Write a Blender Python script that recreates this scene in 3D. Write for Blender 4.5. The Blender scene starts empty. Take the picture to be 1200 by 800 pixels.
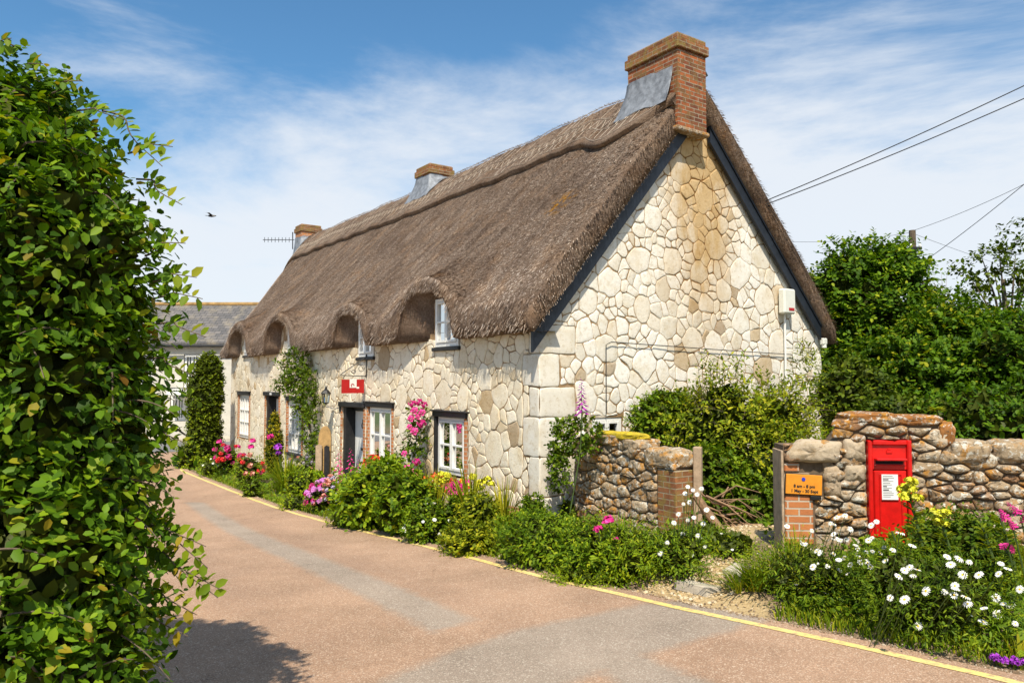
import bpy, math, random
import numpy as np
from mathutils import Vector, Matrix, Euler
R = math.radians
random.seed(11); rng = np.random.default_rng(11)
sc = bpy.context.scene
COL = sc.collection
# ------------------------------------------------------------------ camera
EYE = 1.85
PITCH = math.atan(45 / 880)
cd = bpy.data.cameras.new('camera'); cam = bpy.data.objects.new('camera', cd); COL.objects.link(cam)
cd.sensor_width = 36; cd.lens = 26.4; cd.clip_start = .05; cd.clip_end = 3000
cam.location = (0, 0, EYE); cam.rotation_euler = (math.pi / 2 + PITCH, 0, 0)
sc.camera = cam
# ------------------------------------------------------------------ light
SUN_EL = R(54); SX, SY = -.03, -.99
_l = math.hypot(SX, SY); SX /= _l; SY /= _l
world = bpy.data.worlds.new('World'); sc.world = world; world.use_nodes = True
wn = world.node_tree; wn.nodes.clear(); wl = wn.links
def N(t, **k):
    n = wn.nodes.new(t)
    for a, b in k.items(): setattr(n, a, b)
    return n
sky = N('ShaderNodeTexSky'); sky.sky_type = 'NISHITA'; sky.sun_disc = False
sky.sun_elevation = SUN_EL; sky.sun_rotation = math.atan2(SX, SY); sky.air_density = 1.0; sky.dust_density = .35; sky.ozone_density = 2.2
tc = N('ShaderNodeTexCoord')
mp = N('ShaderNodeMapping'); mp.inputs['Scale'].default_value = (1.5, 1.2, 6.0); mp.inputs['Rotation'].default_value = (0, R(-14), R(20))
n1 = N('ShaderNodeTexNoise'); n1.inputs['Scale'].default_value = 1.05; n1.inputs['Detail'].default_value = 9; n1.inputs['Roughness'].default_value = .62; n1.inputs['Distortion'].default_value = .5
mp2 = N('ShaderNodeMapping'); mp2.inputs['Scale'].default_value = (1, 1, 2.4); mp2.inputs['Location'].default_value = (3.3, 1.0, 0.35)
n2 = N('ShaderNodeTexNoise'); n2.inputs['Scale'].default_value = 1.3; n2.inputs['Detail'].default_value = 3
sx = N('ShaderNodeSeparateXYZ')
hz = N('ShaderNodeMapRange'); hz.inputs['From Min'].default_value = .0; hz.inputs['From Max'].default_value = .42; hz.inputs['To Min'].default_value = .46; hz.inputs['To Max'].default_value = -.03
ad = N('ShaderNodeMath', operation='ADD'); ad2 = N('ShaderNodeMath', operation='ADD')
sidex = N('ShaderNodeMapRange'); sidex.inputs['From Min'].default_value = -.5; sidex.inputs['From Max'].default_value = .6; sidex.inputs['To Min'].default_value = -.04; sidex.inputs['To Max'].default_value = .10
ad3 = N('ShaderNodeMath', operation='ADD')
mm = N('ShaderNodeMath', operation='MULTIPLY'); mm.inputs[1].default_value = .55
rp = N('ShaderNodeMapRange'); rp.interpolation_type = 'SMOOTHSTEP'
rp.inputs['From Min'].default_value = .72; rp.inputs['From Max'].default_value = 1.10; rp.inputs['To Max'].default_value = .92
mix = N('ShaderNodeMix', data_type='RGBA'); mix.inputs[7].default_value = (6.3, 6.6, 7.0, 1)
tint = N('ShaderNodeMix', data_type='RGBA', blend_type='MULTIPLY'); tint.inputs[0].default_value = 1; tint.inputs[7].default_value = (.68, 1.05, 1.17, 1)
bg = N('ShaderNodeBackground'); bg.inputs['Strength'].default_value = .11
wo = N('ShaderNodeOutputWorld')
wl.new(tc.outputs['Generated'], mp.inputs[0]); wl.new(mp.outputs[0], n1.inputs['Vector'])
wl.new(tc.outputs['Generated'], mp2.inputs[0]); wl.new(mp2.outputs[0], n2.inputs['Vector'])
wl.new(tc.outputs['Generated'], sx.inputs[0]); wl.new(sx.outputs[2], hz.inputs['Value']); wl.new(sx.outputs[0], sidex.inputs['Value'])
wl.new(n2.outputs['Fac'], mm.inputs[0]); wl.new(n1.outputs['Fac'], ad.inputs[0]); wl.new(mm.outputs[0], ad.inputs[1])
wl.new(ad.outputs[0], ad2.inputs[0]); wl.new(hz.outputs[0], ad2.inputs[1]); wl.new(ad2.outputs[0], ad3.inputs[0]); wl.new(sidex.outputs[0], ad3.inputs[1])
wl.new(ad3.outputs[0], rp.inputs['Value']); wl.new(rp.outputs[0], mix.inputs[0])
wl.new(sky.outputs[0], tint.inputs[6]); wl.new(tint.outputs[2], mix.inputs[6]); wl.new(mix.outputs[2], bg.inputs[0]); wl.new(bg.outputs[0], wo.inputs[0])
sd = bpy.data.lights.new('sun', 'SUN'); sd.energy = 5.0; sd.angle = R(.6); sd.color = (1, .91, .76)
sun = bpy.data.objects.new('sun', sd); COL.objects.link(sun)
_ce = math.cos(SUN_EL)
sun.rotation_euler = Vector((SX * _ce, SY * _ce, math.sin(SUN_EL))).to_track_quat('Z', 'Y').to_euler()
sc.view_settings.view_transform = 'Standard'; sc.view_settings.look = 'None'
sc.view_settings.exposure = 0.31; sc.view_settings.gamma = 1
# ------------------------------------------------------------------ street frame: s runs up the street along the cottage front, n out towards the road
EV = np.array([-.5761, .8174]); MV = np.array([-.8174, -.5761]); CO = np.array([.418, 11.5])
def W(s, n, z): return (CO[0] + s * EV[0] + n * MV[0], CO[1] + s * EV[1] + n * MV[1], z)
def sn(x, y):
    dx, dy = x - CO[0], y - CO[1]
    return dx * EV[0] + dy * EV[1], dx * MV[0] + dy * MV[1]
_ks = np.linspace(-9, 27, 145)
_kz = np.interp(_ks, [-7, -3, 0, 3, 6, 12, 25], [0, -.12, -.33, -.52, -.66, -.74, -.85])
_kz = np.convolve(np.pad(_kz, 6, mode='edge'), np.ones(13) / 13, mode='valid')
def zb(s): return float(np.interp(s, _ks, _kz))
def sst(a, b, x):
    t = min(1, max(0, (x - a) / (b - a))); return t * t * (3 - 2 * t)
def nr(s): return float(np.interp(s, [-30, -9, -7, -6.4, -5.5, -4.8, -3, 0, 14, 15, 16.2, 18, 20, 22, 60], [1.5, 1.55, 1.72, 1.82, 1.97, 2.1, 2.3, 2.22, 2.2, 2.05, 1.75, 1.2, -1.5, -9, -20]))
def nl(s): return float(np.interp(s, [-60, -8.4, -6.8, -5.8, -4, 19, 22, 60], [9.5, 9.0, 6.9, 6.1, 6.1, 6.2, 9, 14]))
def ground(s, n):
    z = zb(s); r = nr(s) - .25
    up = sst(r, r - .5, n)
    bank = .05 + .13 * sst(-2.4, -3.6, s) * sst(1.2, -.5, n)
    z += -.05 + up * (.05 + bank) if n < nl(s) else -.05 + sst(nl(s), nl(s) + .5, n) * .13
    if n < r: z += up * .02 * (math.sin(s * 3.1 + n * 2.2) + math.sin(n * 5.3 - s * 1.7))
    return z
def gz(x, y): return ground(*sn(x, y))
def ray(u, v):
    x = (u - 600) / 880; y = (400 - v) / 880
    return np.array([x, math.cos(PITCH) - y * math.sin(PITCH), math.sin(PITCH) + y * math.cos(PITCH)])
def at(u, v, D):                       # a sight line of the survey photo at a given distance ahead
    r = ray(u, v); t = D / r[1]
    return (r[0] * t, D, EYE + r[2] * t)
def gp(u, v):                          # where that line meets the ground
    r = ray(u, v); t = 9.
    for i in range(70):
        x, y = r[0] * t, r[1] * t
        t = .5 * t + .5 * (gz(x, y) - EYE) / r[2]
    return (r[0] * t, r[1] * t, gz(r[0] * t, r[1] * t))
# ------------------------------------------------------------------ object helpers
OFF = {}
def thing(name, label, cat, loc=(0, 0, 0), group=None):
    o = bpy.data.objects.new(name, None); COL.objects.link(o); o.location = loc; o.empty_display_size = .2
    o['label'] = label; o['category'] = cat
    if group: o['group'] = group
    OFF[o.name] = Vector(loc); return o
def tag(o, label, cat, group=None, kind=None):
    if label: o['label'] = label
    if cat: o['category'] = cat
    if group: o['group'] = group
    if kind: o['kind'] = kind
    return o
def link(name, me, parent=None, org=None):
    o = bpy.data.objects.new(name, me); COL.objects.link(o)
    if parent is not None:
        o.parent = parent; OFF[o.name] = OFF[parent.name].copy()
    else:
        OFF[o.name] = Vector(org) if org is not None else Vector((0, 0, 0)); o.location = OFF[o.name]
    return o
def mk(name, vs, fs, mats, parent=None, smooth=False, org=None, mi=None, uv=False, label=None):
    off = OFF[parent.name] if parent is not None else (Vector(org) if org is not None else Vector((0, 0, 0)))
    v = np.asarray(vs, dtype=float).reshape(-1, 3) - np.array(off)
    me = bpy.data.meshes.new(name)
    if isinstance(fs, np.ndarray):
        k = fs.shape[1]; nf = len(fs)
        me.vertices.add(len(v)); me.vertices.foreach_set('co', v.ravel())
        me.loops.add(nf * k); me.loops.foreach_set('vertex_index', fs.ravel().astype(np.int32))
        me.polygons.add(nf); me.polygons.foreach_set('loop_start', np.arange(0, nf * k, k, dtype=np.int32))
        me.polygons.foreach_set('loop_total', np.full(nf, k, dtype=np.int32)); me.update(calc_edges=True)
    else:
        me.from_pydata([tuple(p) for p in v], [], fs)
    if not isinstance(mats, (list, tuple)): mats = [mats]
    for m in mats: me.materials.append(m)
    if mi is not None: me.polygons.foreach_set('material_index', np.asarray(mi, dtype=np.int32))
    if smooth: me.polygons.foreach_set('use_smooth', np.ones(len(me.polygons), dtype=bool))
    if uv:
        l = me.uv_layers.new(name='UVMap')
        for p in me.polygons:
            nn = p.normal
            if abs(nn.z) > .8: tx = Vector((1, 0, 0)); ty = Vector((0, 1, 0))
            else:
                tx = Vector((0, 0, 1)).cross(nn).normalized(); ty = Vector((0, 0, 1))
            for li in p.loop_indices:
                c = me.vertices[me.loops[li].vertex_index].co + off
                l.data[li].uv = (c.dot(tx), c.dot(ty))
    me.update()
    o = link(name, me, parent, org)
    if label: o['label'] = label
    return o
class MB:
    def __init__(s): s.v = []; s.f = []; s.m = []
    def add(s, vs, fs, m=0):
        b = len(s.v); s.v += [tuple(p) for p in vs]; s.f += [tuple(b + i for i in f) for f in fs]; s.m += [m] * len(fs)
    def hexa(s, c, m=0):               # 8 corners: bottom ring then top ring
        s.add(c, [(3, 2, 1, 0), (4, 5, 6, 7), (0, 1, 5, 4), (1, 2, 6, 5), (2, 3, 7, 6), (3, 0, 4, 7)], m)
    def fbox(s, s0, s1, n0, n1, z0, z1, m=0, fr=None):   # box in a frame
        fr = fr or W
        s.hexa([fr(s0, n0, z0), fr(s0, n1, z0), fr(s1, n1, z0), fr(s1, n0, z0), fr(s0, n0, z1), fr(s0, n1, z1), fr(s1, n1, z1), fr(s1, n0, z1)], m)
    def bbox(s, s0, s1, n0, n1, z0, z1, b=.01, m=0, fr=None):  # box with chamfered edges
        fr = fr or W; xs = (s0, s1); ys = (n0, n1); zs = (z0, z1)
        b = min(b, .45 * min(abs(s1 - s0), abs(n1 - n0), abs(z1 - z0)))
        V = {}; vs = []
        for i in (0, 1):
            for j in (0, 1):
                for k in (0, 1):
                    x, y, z = xs[i], ys[j], zs[k]; dx, dy, dz = (b if i == 0 else -b), (b if j == 0 else -b), (b if k == 0 else -b)
                    V[i, j, k, 0] = len(vs); vs.append(fr(x, y + dy, z + dz))
                    V[i, j, k, 1] = len(vs); vs.append(fr(x + dx, y, z + dz))
                    V[i, j, k, 2] = len(vs); vs.append(fr(x + dx, y + dy, z))
        f = []
        for q in (0, 1):
            f.append([V[q, 0, 0, 0], V[q, 1, 0, 0], V[q, 1, 1, 0], V[q, 0, 1, 0]])
            f.append([V[0, q, 0, 1], V[1, q, 0, 1], V[1, q, 1, 1], V[0, q, 1, 1]])
            f.append([V[0, 0, q, 2], V[1, 0, q, 2], V[1, 1, q, 2], V[0, 1, q, 2]])
            for r in (0, 1):
                f.append([V[q, r, 0, 0], V[q, r, 1, 0], V[q, r, 1, 1], V[q, r, 0, 1]])
                f.append([V[q, 0, r, 0], V[q, 1, r, 0], V[q, 1, r, 2], V[q, 0, r, 2]])
                f.append([V[0, q, r, 1], V[1, q, r, 1], V[1, q, r, 2], V[0, q, r, 2]])
        for i in (0, 1):
            for j in (0, 1):
                for k in (0, 1): f.append([V[i, j, k, 0], V[i, j, k, 1], V[i, j, k, 2]])
        s.add(vs, f, m)
    def tube(s, pts, r, k=6, m=0, cap=True):
        pts = [np.array(p, float) for p in pts]; rs = r if isinstance(r, (list, tuple, np.ndarray)) else [r] * len(pts)
        b = len(s.v); a0 = None
        for i, p in enumerate(pts):
            d = pts[min(i + 1, len(pts) - 1)] - pts[max(i - 1, 0)]; d = d / (np.linalg.norm(d) + 1e-9)
            if a0 is None:
                a0 = np.cross(d, [0, 0, 1]) if abs(d[2]) < .9 else np.cross(d, [1, 0, 0])
            a = a0 - d * (a0 @ d); a /= np.linalg.norm(a) + 1e-9; a0 = a; c = np.cross(d, a)
            for j in range(k):
                t = 2 * math.pi * j / k; s.v.append(tuple(p + rs[i] * (math.cos(t) * a + math.sin(t) * c)))
        for i in range(len(pts) - 1):
            for j in range(k):
                j2 = (j + 1) % k; s.f.append((b + i * k + j, b + i * k + j2, b + (i + 1) * k + j2, b + (i + 1) * k + j)); s.m.append(m)
        if cap:
            s.f.append(tuple(b + j for j in range(k))[::-1]); s.m.append(m)
            e = b + (len(pts) - 1) * k; s.f.append(tuple(e + j for j in range(k))); s.m.append(m)
    def lathe(s, c, prof, k=12, m=0):
        b = len(s.v)
        for r, z in prof:
            for j in range(k):
                t = 2 * math.pi * j / k; s.v.append((c[0] + r * math.cos(t), c[1] + r * math.sin(t), c[2] + z))
        for i in range(len(prof) - 1):
            for j in range(k):
                j2 = (j + 1) % k; s.f.append((b + i * k + j, b + i * k + j2, b + (i + 1) * k + j2, b + (i + 1) * k + j)); s.m.append(m)
        s.f.append(tuple(b + j for j in range(k))[::-1]); s.m.append(m)
        e = b + (len(prof) - 1) * k; s.f.append(tuple(e + j for j in range(k))); s.m.append(m)
    def build(s, name, mats, parent=None, **k):
        return mk(name, s.v, s.f, mats, parent, mi=s.m, **k)
# ------------------------------------------------------------------ materials
def newmat(name):
    m = bpy.data.materials.new(name); m.use_nodes = True; nt = m.node_tree
    b = nt.nodes['Principled BSDF']; return m, nt, b
def nd(nt, t, ins=None, **k):
    n = nt.nodes.new(t)
    for a, b in k.items(): setattr(n, a, b)
    for a, b in (ins or {}).items(): n.inputs[a].default_value = b
    return n
def ramp(nt, stops, src, interp='LINEAR'):
    r = nt.nodes.new('ShaderNodeValToRGB'); r.color_ramp.interpolation = interp
    el = r.color_ramp.elements
    while len(el) < len(stops): el.new(.5)
    for e, (p, c) in zip(el, stops): e.position = p; e.color = (*c, 1) if len(c) == 3 else c
    nt.links.new(src, r.inputs[0]); return r.outputs[0]
def mixc(nt, a, b, fac, mode='MIX'):
    m = nt.nodes.new('ShaderNodeMix'); m.data_type = 'RGBA'; m.blend_type = mode
    for s, i in ((a, 6), (b, 7), (fac, 0)):
        if isinstance(s, bpy.types.NodeSocket): nt.links.new(s, m.inputs[i])
        elif i == 0: m.inputs[0].default_value = s
        else: m.inputs[i].default_value = (*s, 1)
    return m.outputs[2]
def noise(nt, scale, detail=4, rough=.55, vec=None, dist=0, out='Fac'):
    n = nd(nt, 'ShaderNodeTexNoise', {'Scale': scale, 'Detail': detail, 'Roughness': rough, 'Distortion': dist})
    if vec is None:
        g = nt.nodes.new('ShaderNodeNewGeometry'); vec = g.outputs['Position']
    nt.links.new(vec, n.inputs['Vector']); return n.outputs[out]
def bump(nt, b, h, strength=.4, dist=.01):
    n = nd(nt, 'ShaderNodeBump', {'Strength': strength, 'Distance': dist}); nt.links.new(h, n.inputs['Height']); nt.links.new(n.outputs[0], b.inputs['Normal'])
def simple(name, col, rough=.6, var=.25, scale=8, bmp=0, bscale=60, metal=0, spec=.4):
    m, nt, b = newmat(name)
    c2 = tuple(x * (1 - var) for x in col); c3 = tuple(min(1, x * (1 + var)) for x in col)
    cc = ramp(nt, [(.3, c2), (.7, c3)], noise(nt, scale, 6, .65))
    if 'lime' in name: cc = mixc(nt, cc, (.72, .64, .50), ramp(nt, [(.47, (0, 0, 0)), (.60, (.85, .85, .85))], noise(nt, 1.9, 8, .7)))
    nt.links.new(cc, b.inputs['Base Color'])
    b.inputs['Roughness'].default_value = rough; b.inputs['Metallic'].default_value = metal; b.inputs['Specular IOR Level'].default_value = spec
    if bmp: bump(nt, b, noise(nt, bscale, 5, .6), bmp, .01)
    return m
def island(nt):
    g = nt.nodes.new('ShaderNodeNewGeometry'); return g.outputs['Random Per Island']
def leafmat(name, stops, trans=.35, rough=.55, spec=.2):
    m, nt, b = newmat(name)
    c = ramp(nt, stops, island(nt))
    v = noise(nt, 1.3, 3); c = mixc(nt, c, (.55, .62, .5), ramp(nt, [(.38, (0, 0, 0)), (.7, (1, 1, 1))], v), 'MULTIPLY')
    if name != 'white petal': c = mixc(nt, c, (1.30, 1.10, .55), 1., 'MULTIPLY')
    nt.links.new(c, b.inputs['Base Color']); b.inputs['Roughness'].default_value = rough; b.inputs['Specular IOR Level'].default_value = spec
    t = nt.nodes.new('ShaderNodeBsdfTranslucent'); c2 = mixc(nt, c, (1.25, 1.25, .45), 1., 'MULTIPLY'); nt.links.new(c2, t.inputs[0])
    mx = nt.nodes.new('ShaderNodeMixShader'); mx.inputs[0].default_value = trans
    nt.links.new(b.outputs[0], mx.inputs[1]); nt.links.new(t.outputs[0], mx.inputs[2])
    nt.links.new(mx.outputs[0], nt.nodes['Material Output'].inputs[0]); return m
def stonemat(name, stops, stain=None, lichen=0, bs=.5, mul=1.):
    m, nt, b = newmat(name)
    c = ramp(nt, stops, island(nt))
    g = nt.nodes.new('ShaderNodeNewGeometry')
    c = mixc(nt, c, (.84, .76, .62), ramp(nt, [(.48, (0, 0, 0)), (.75, (1, 1, 1))], noise(nt, 2.2, 6, .7)), 'MULTIPLY')
    c = mixc(nt, c, (.74, .66, .54), ramp(nt, [(.52, (0, 0, 0)), (.66, (.8, .8, .8))], noise(nt, 13, 7, .75)), 'MULTIPLY')
    if 'mortar' in name: c = mixc(nt, c, (.74, .67, .54), ramp(nt, [(.47, (0, 0, 0)), (.60, (.85, .85, .85))], noise(nt, 1.9, 8, .7)))
    if stain == 'gable':
        # rust-coloured run of old water stain under the stack
        vm = nd(nt, 'ShaderNodeVectorMath', operation='SUBTRACT'); nt.links.new(g.outputs['Position'], vm.inputs[0]); vm.inputs[1].default_value = (CO[0], CO[1], 0)
        dt = nd(nt, 'ShaderNodeVectorMath', operation='DOT_PRODUCT'); nt.links.new(vm.outputs[0], dt.inputs[0]); dt.inputs[1].default_value = (-MV[0], -MV[1], 0)
        sp = nt.nodes.new('ShaderNodeSeparateXYZ'); nt.links.new(g.outputs['Position'], sp.inputs[0])
        a = nd(nt, 'ShaderNodeMath', operation='SUBTRACT'); nt.links.new(dt.outputs['Value'], a.inputs[0]); a.inputs[1].default_value = 3.75
        a2 = nd(nt, 'ShaderNodeMath', operation='ABSOLUTE'); nt.links.new(a.outputs[0], a2.inputs[0])
        m1 = nd(nt, 'ShaderNodeMapRange', {'From Min': 1.25, 'From Max': .1, 'To Min': 0, 'To Max': 1}); nt.links.new(a2.outputs[0], m1.inputs[0])
        m2 = nd(nt, 'ShaderNodeMapRange', {'From Min': 2.6, 'From Max': 5.6, 'To Min': .35, 'To Max': 2.0}); nt.links.new(sp.outputs[2], m2.inputs[0])
        mu = nd(nt, 'ShaderNodeMath', operation='MULTIPLY'); nt.links.new(m1.outputs[0], mu.inputs[0]); nt.links.new(m2.outputs[0], mu.inputs[1])
        mp_ = nd(nt, 'ShaderNodeMapping'); mp_.inputs['Scale'].default_value = (2, 2, .8); nt.links.new(g.outputs['Position'], mp_.inputs[0])
        mu2 = nd(nt, 'ShaderNodeMath', operation='MULTIPLY'); nt.links.new(mu.outputs[0], mu2.inputs[0])
        nt.links.new(ramp(nt, [(.30, (.35, .35, .35)), (.68, (1, 1, 1))], noise(nt, 1.6, 6, .65, mp_.outputs[0])), mu2.inputs[1])
        cl_ = nd(nt, 'ShaderNodeMath', operation='MINIMUM'); nt.links.new(mu2.outputs[0], cl_.inputs[0]); cl_.inputs[1].default_value = .92
        c = mixc(nt, c, (.66, .47, .24), cl_.outputs[0], 'MULTIPLY')
    if lichen:
        c = mixc(nt, c, (.50, .23, .035), ramp(nt, [(.50, (0, 0, 0)), (.60, (.9, .9, .9))], noise(nt, 5.3, 8, .7)), 'MIX')
        c = mixc(nt, c, (.66, .64, .56), ramp(nt, [(.54, (0, 0, 0)), (.58, (.85, .85, .85))], noise(nt, 14, 8, .7, dist=.5)), 'MIX')
        c = mixc(nt, c, (.10, .08, .055), ramp(nt, [(.53, (0, 0, 0)), (.62, (.9, .9, .9))], noise(nt, 22, 8, .75)), 'MIX')
    if mul != 1: c = mixc(nt, c, (mul,) * 3, 1., 'MULTIPLY')
    nt.links.new(c, b.inputs['Base Color']); b.inputs['Roughness'].default_value = .9; b.inputs['Specular IOR Level'].default_value = .15
    bump(nt, b, noise(nt, 22, 9, .78), bs, .022); return m
def brickmat(name, c1, c2, mortar, dirt=.5, moss=None):
    m, nt, b = newmat(name); u = nt.nodes.new('ShaderNodeUVMap')
    br = nd(nt, 'ShaderNodeTexBrick', {'Color1': (*c1, 1), 'Color2': (*c2, 1), 'Mortar': (*mortar, 1), 'Scale': 1, 'Mortar Size': .009, 'Mortar Smooth': .2, 'Bias': -.1, 'Brick Width': .225, 'Row Height': .075})
    nt.links.new(u.outputs[0], br.inputs['Vector'])
    c = mixc(nt, br.outputs['Color'], (.35, .28, .24), ramp(nt, [(.45, (0, 0, 0)), (.7, (dirt, dirt, dirt))], noise(nt, 6, 7, .7)), 'MULTIPLY')
    if moss: c = mixc(nt, c, moss, ramp(nt, [(.48, (0, 0, 0)), (.6, (.9, .9, .9))], noise(nt, 7, 8, .7)), 'MIX')
    nt.links.new(c, b.inputs['Base Color']); b.inputs['Roughness'].default_value = .9; b.inputs['Specular IOR Level'].default_value = .15
    iv = nd(nt, 'ShaderNodeMath', operation='SUBTRACT'); iv.inputs[0].default_value = 1; nt.links.new(br.outputs['Fac'], iv.inputs[1])
    a = nd(nt, 'ShaderNodeMath', operation='ADD'); nt.links.new(iv.outputs[0], a.inputs[0])
    ml = nd(nt, 'ShaderNodeMath', operation='MULTIPLY'); ml.inputs[1].default_value = .5; nt.links.new(noise(nt, 50, 5), ml.inputs[0]); nt.links.new(ml.outputs[0], a.inputs[1])
    bump(nt, b, a.outputs[0], .8, .008); return m
CREAM = [(0, (.72, .67, .57)), (.25, (.79, .75, .66)), (.7, (.84, .81, .74)), (.92, (.74, .67, .55)), (.96, (.56, .45, .30)), (1, (.45, .37, .28))]
M = {}
M['stone_gable'] = stonemat('whitewashed rubble stained', CREAM, stain='gable')
M['stone_front'] = stonemat('whitewashed rubble', [(p, (c[0] * 1.03, c[1] * .97, c[2] * .86)) for p, c in CREAM])
M['mortar_gable'] = stonemat('lime mortar stained', [(0, (.32, .21, .11)), (1, (.32, .21, .11))], stain='gable')
M['quoin'] = stonemat('quoin stone', [(0, (.72, .67, .57)), (1, (.80, .76, .67))], bs=.35)
M['mortar'] = simple('lime mortar', (.30, .19, .095), .95, .35, 5, .5, 40)
M['rubble'] = stonemat('rough lichened rubble', [(0, (.34, .26, .17)), (.3, (.46, .36, .24)), (.55, (.28, .19, .11)), (.8, (.54, .45, .33)), (1, (.30, .15, .07))], lichen=1, bs=.9)
M['rubble_mortar'] = simple('earthy mortar', (.13, .09, .055), .95, .4, 9, .8, 30)
M['pale_rubble'] = stonemat('pale rough rubble', [(0, (.46, .37, .26)), (.5, (.56, .46, .33)), (1, (.42, .31, .20))], bs=1.)
M['capstone'] = stonemat('lichened capstone', [(0, (.40, .30, .20)), (1, (.34, .22, .13))], lichen=1, bs=1)
M['orange_lichen'] = stonemat('orange lichened top', [(0, (.42, .18, .05)), (.5, (.34, .15, .05)), (1, (.30, .22, .14))], lichen=1, bs=1)
M['brick'] = brickmat('orange red brick', (.40, .12, .045), (.13, .055, .04), (.36, .30, .22), .8, (.20, .12, .05))
M['brick_mossy'] = brickmat('weathered brick with lichen', (.34, .14, .06), (.19, .09, .05), (.34, .28, .19), .7, (.24, .17, .05))
M['brick_orange'] = brickmat('bright orange brick', (.52, .20, .07), (.42, .15, .06), (.5, .42, .32), .2)
M['lead'] = simple('weathered lead', (.22, .235, .26), .6, .45, 7, .9, 9, .1)
M['black_wood'] = simple('black painted timber', (.018, .017, .018), .5, .4, 14, .4, 40)
M['blue_board'] = simple('blue black painted board', (.010, .014, .022), .45, .35, 6, .25, 30)
M['white_paint'] = simple('white gloss paint', (.78, .77, .73), .35, .06, 12)
M['old_wood'] = simple('weathered timber', (.40, .29, .19), .8, .3, 10, .6, 45)
M['dark_metal'] = simple('black iron', (.015, .015, .016), .4, .3, 20, 0)
M['slate'] = None
M['render_white'] = simple('white render', (.76, .73, .66), .9, .08, 3, .2, 60)
M['render_grey'] = simple('dull white render', (.56, .53, .46), .9, .12, 3, .2, 60)
M['red_paint'] = simple('red gloss enamel', (.60, .010, .008), .25, .18, 9, .06, 90, 0, .5)
M['red_dark'] = simple('dark slot', (.015, .003, .003), .7, .1)
M['paper'] = simple('white paper', (.75, .75, .72), .6, .04)
M['ink'] = simple('black ink', (.02, .02, .02), .6, .1)
M['orange_sign'] = simple('orange enamel', (.72, .27, .025), .35, .12, 14)
M['blue_dot'] = simple('blue enamel', (.02, .05, .45), .4, .1)
M['sign_red'] = simple('crimson paint', (.42, .012, .012), .4, .12)
M['brass'] = simple('brass', (.5, .35, .12), .35, .2, 20, 0, 60, .8)
M['rust_post'] = simple('russet timber cladding', (.16, .065, .03), .8, .4, 9, .5, 30)
M['plastic_white'] = simple('ivory plastic', (.70, .70, .62), .4, .05)
M['curtain'] = simple('pale curtain', (.62, .60, .55), .9, .15, 12)
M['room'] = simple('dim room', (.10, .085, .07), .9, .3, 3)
M['green_card'] = simple('pale green card', (.38, .55, .42), .7, .1)
M['pink_card'] = simple('pink card', (.6, .35, .5), .7, .1)
M['terracotta'] = simple('terracotta', (.36, .15, .08), .85, .3, 12, .4, 40)
M['cable'] = simple('black cable', (.02, .02, .02), .5, .1)
M['bark'] = simple('bark', (.12, .09, .06), .9, .4, 12, .8, 35)
M['dead_wood'] = simple('dead wood', (.26, .16, .09), .9, .4, 12, .6, 35)
M['slab'] = simple('pale paving slab', (.50, .44, .35), .9, .2, 9, .5, 50)
M['inner'] = leafmat('inner leaves painted as shade', [(0, (0.037, 0.055, 0.007)), (1, (0.058, 0.091, 0.011))], .1)  # darker leaf colour, painting in the shade inside the crown
M['core'] = simple('crown shade filler', (.022, .03, .010), 1., .5, 14, .9, 20, 0, 0)  # near-black filler colour for the shade between the leaves
def glassmat():
    m, nt, b = newmat('window glass'); nt.nodes.remove(b)
    t = nt.nodes.new('ShaderNodeBsdfTransparent'); t.inputs[0].default_value = (.85, .9, .88, 1)
    g = nt.nodes.new('ShaderNodeBsdfGlossy'); g.inputs['Roughness'].default_value = .02
    f = nd(nt, 'ShaderNodeFresnel', {'IOR': 1.5}); mx = nt.nodes.new('ShaderNodeMixShader')
    nt.links.new(f.outputs[0], mx.inputs[0]); nt.links.new(t.outputs[0], mx.inputs[1]); nt.links.new(g.outputs[0], mx.inputs[2])
    nt.links.new(mx.outputs[0], nt.nodes['Material Output'].inputs[0]); return m
M['glass'] = glassmat()
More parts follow.
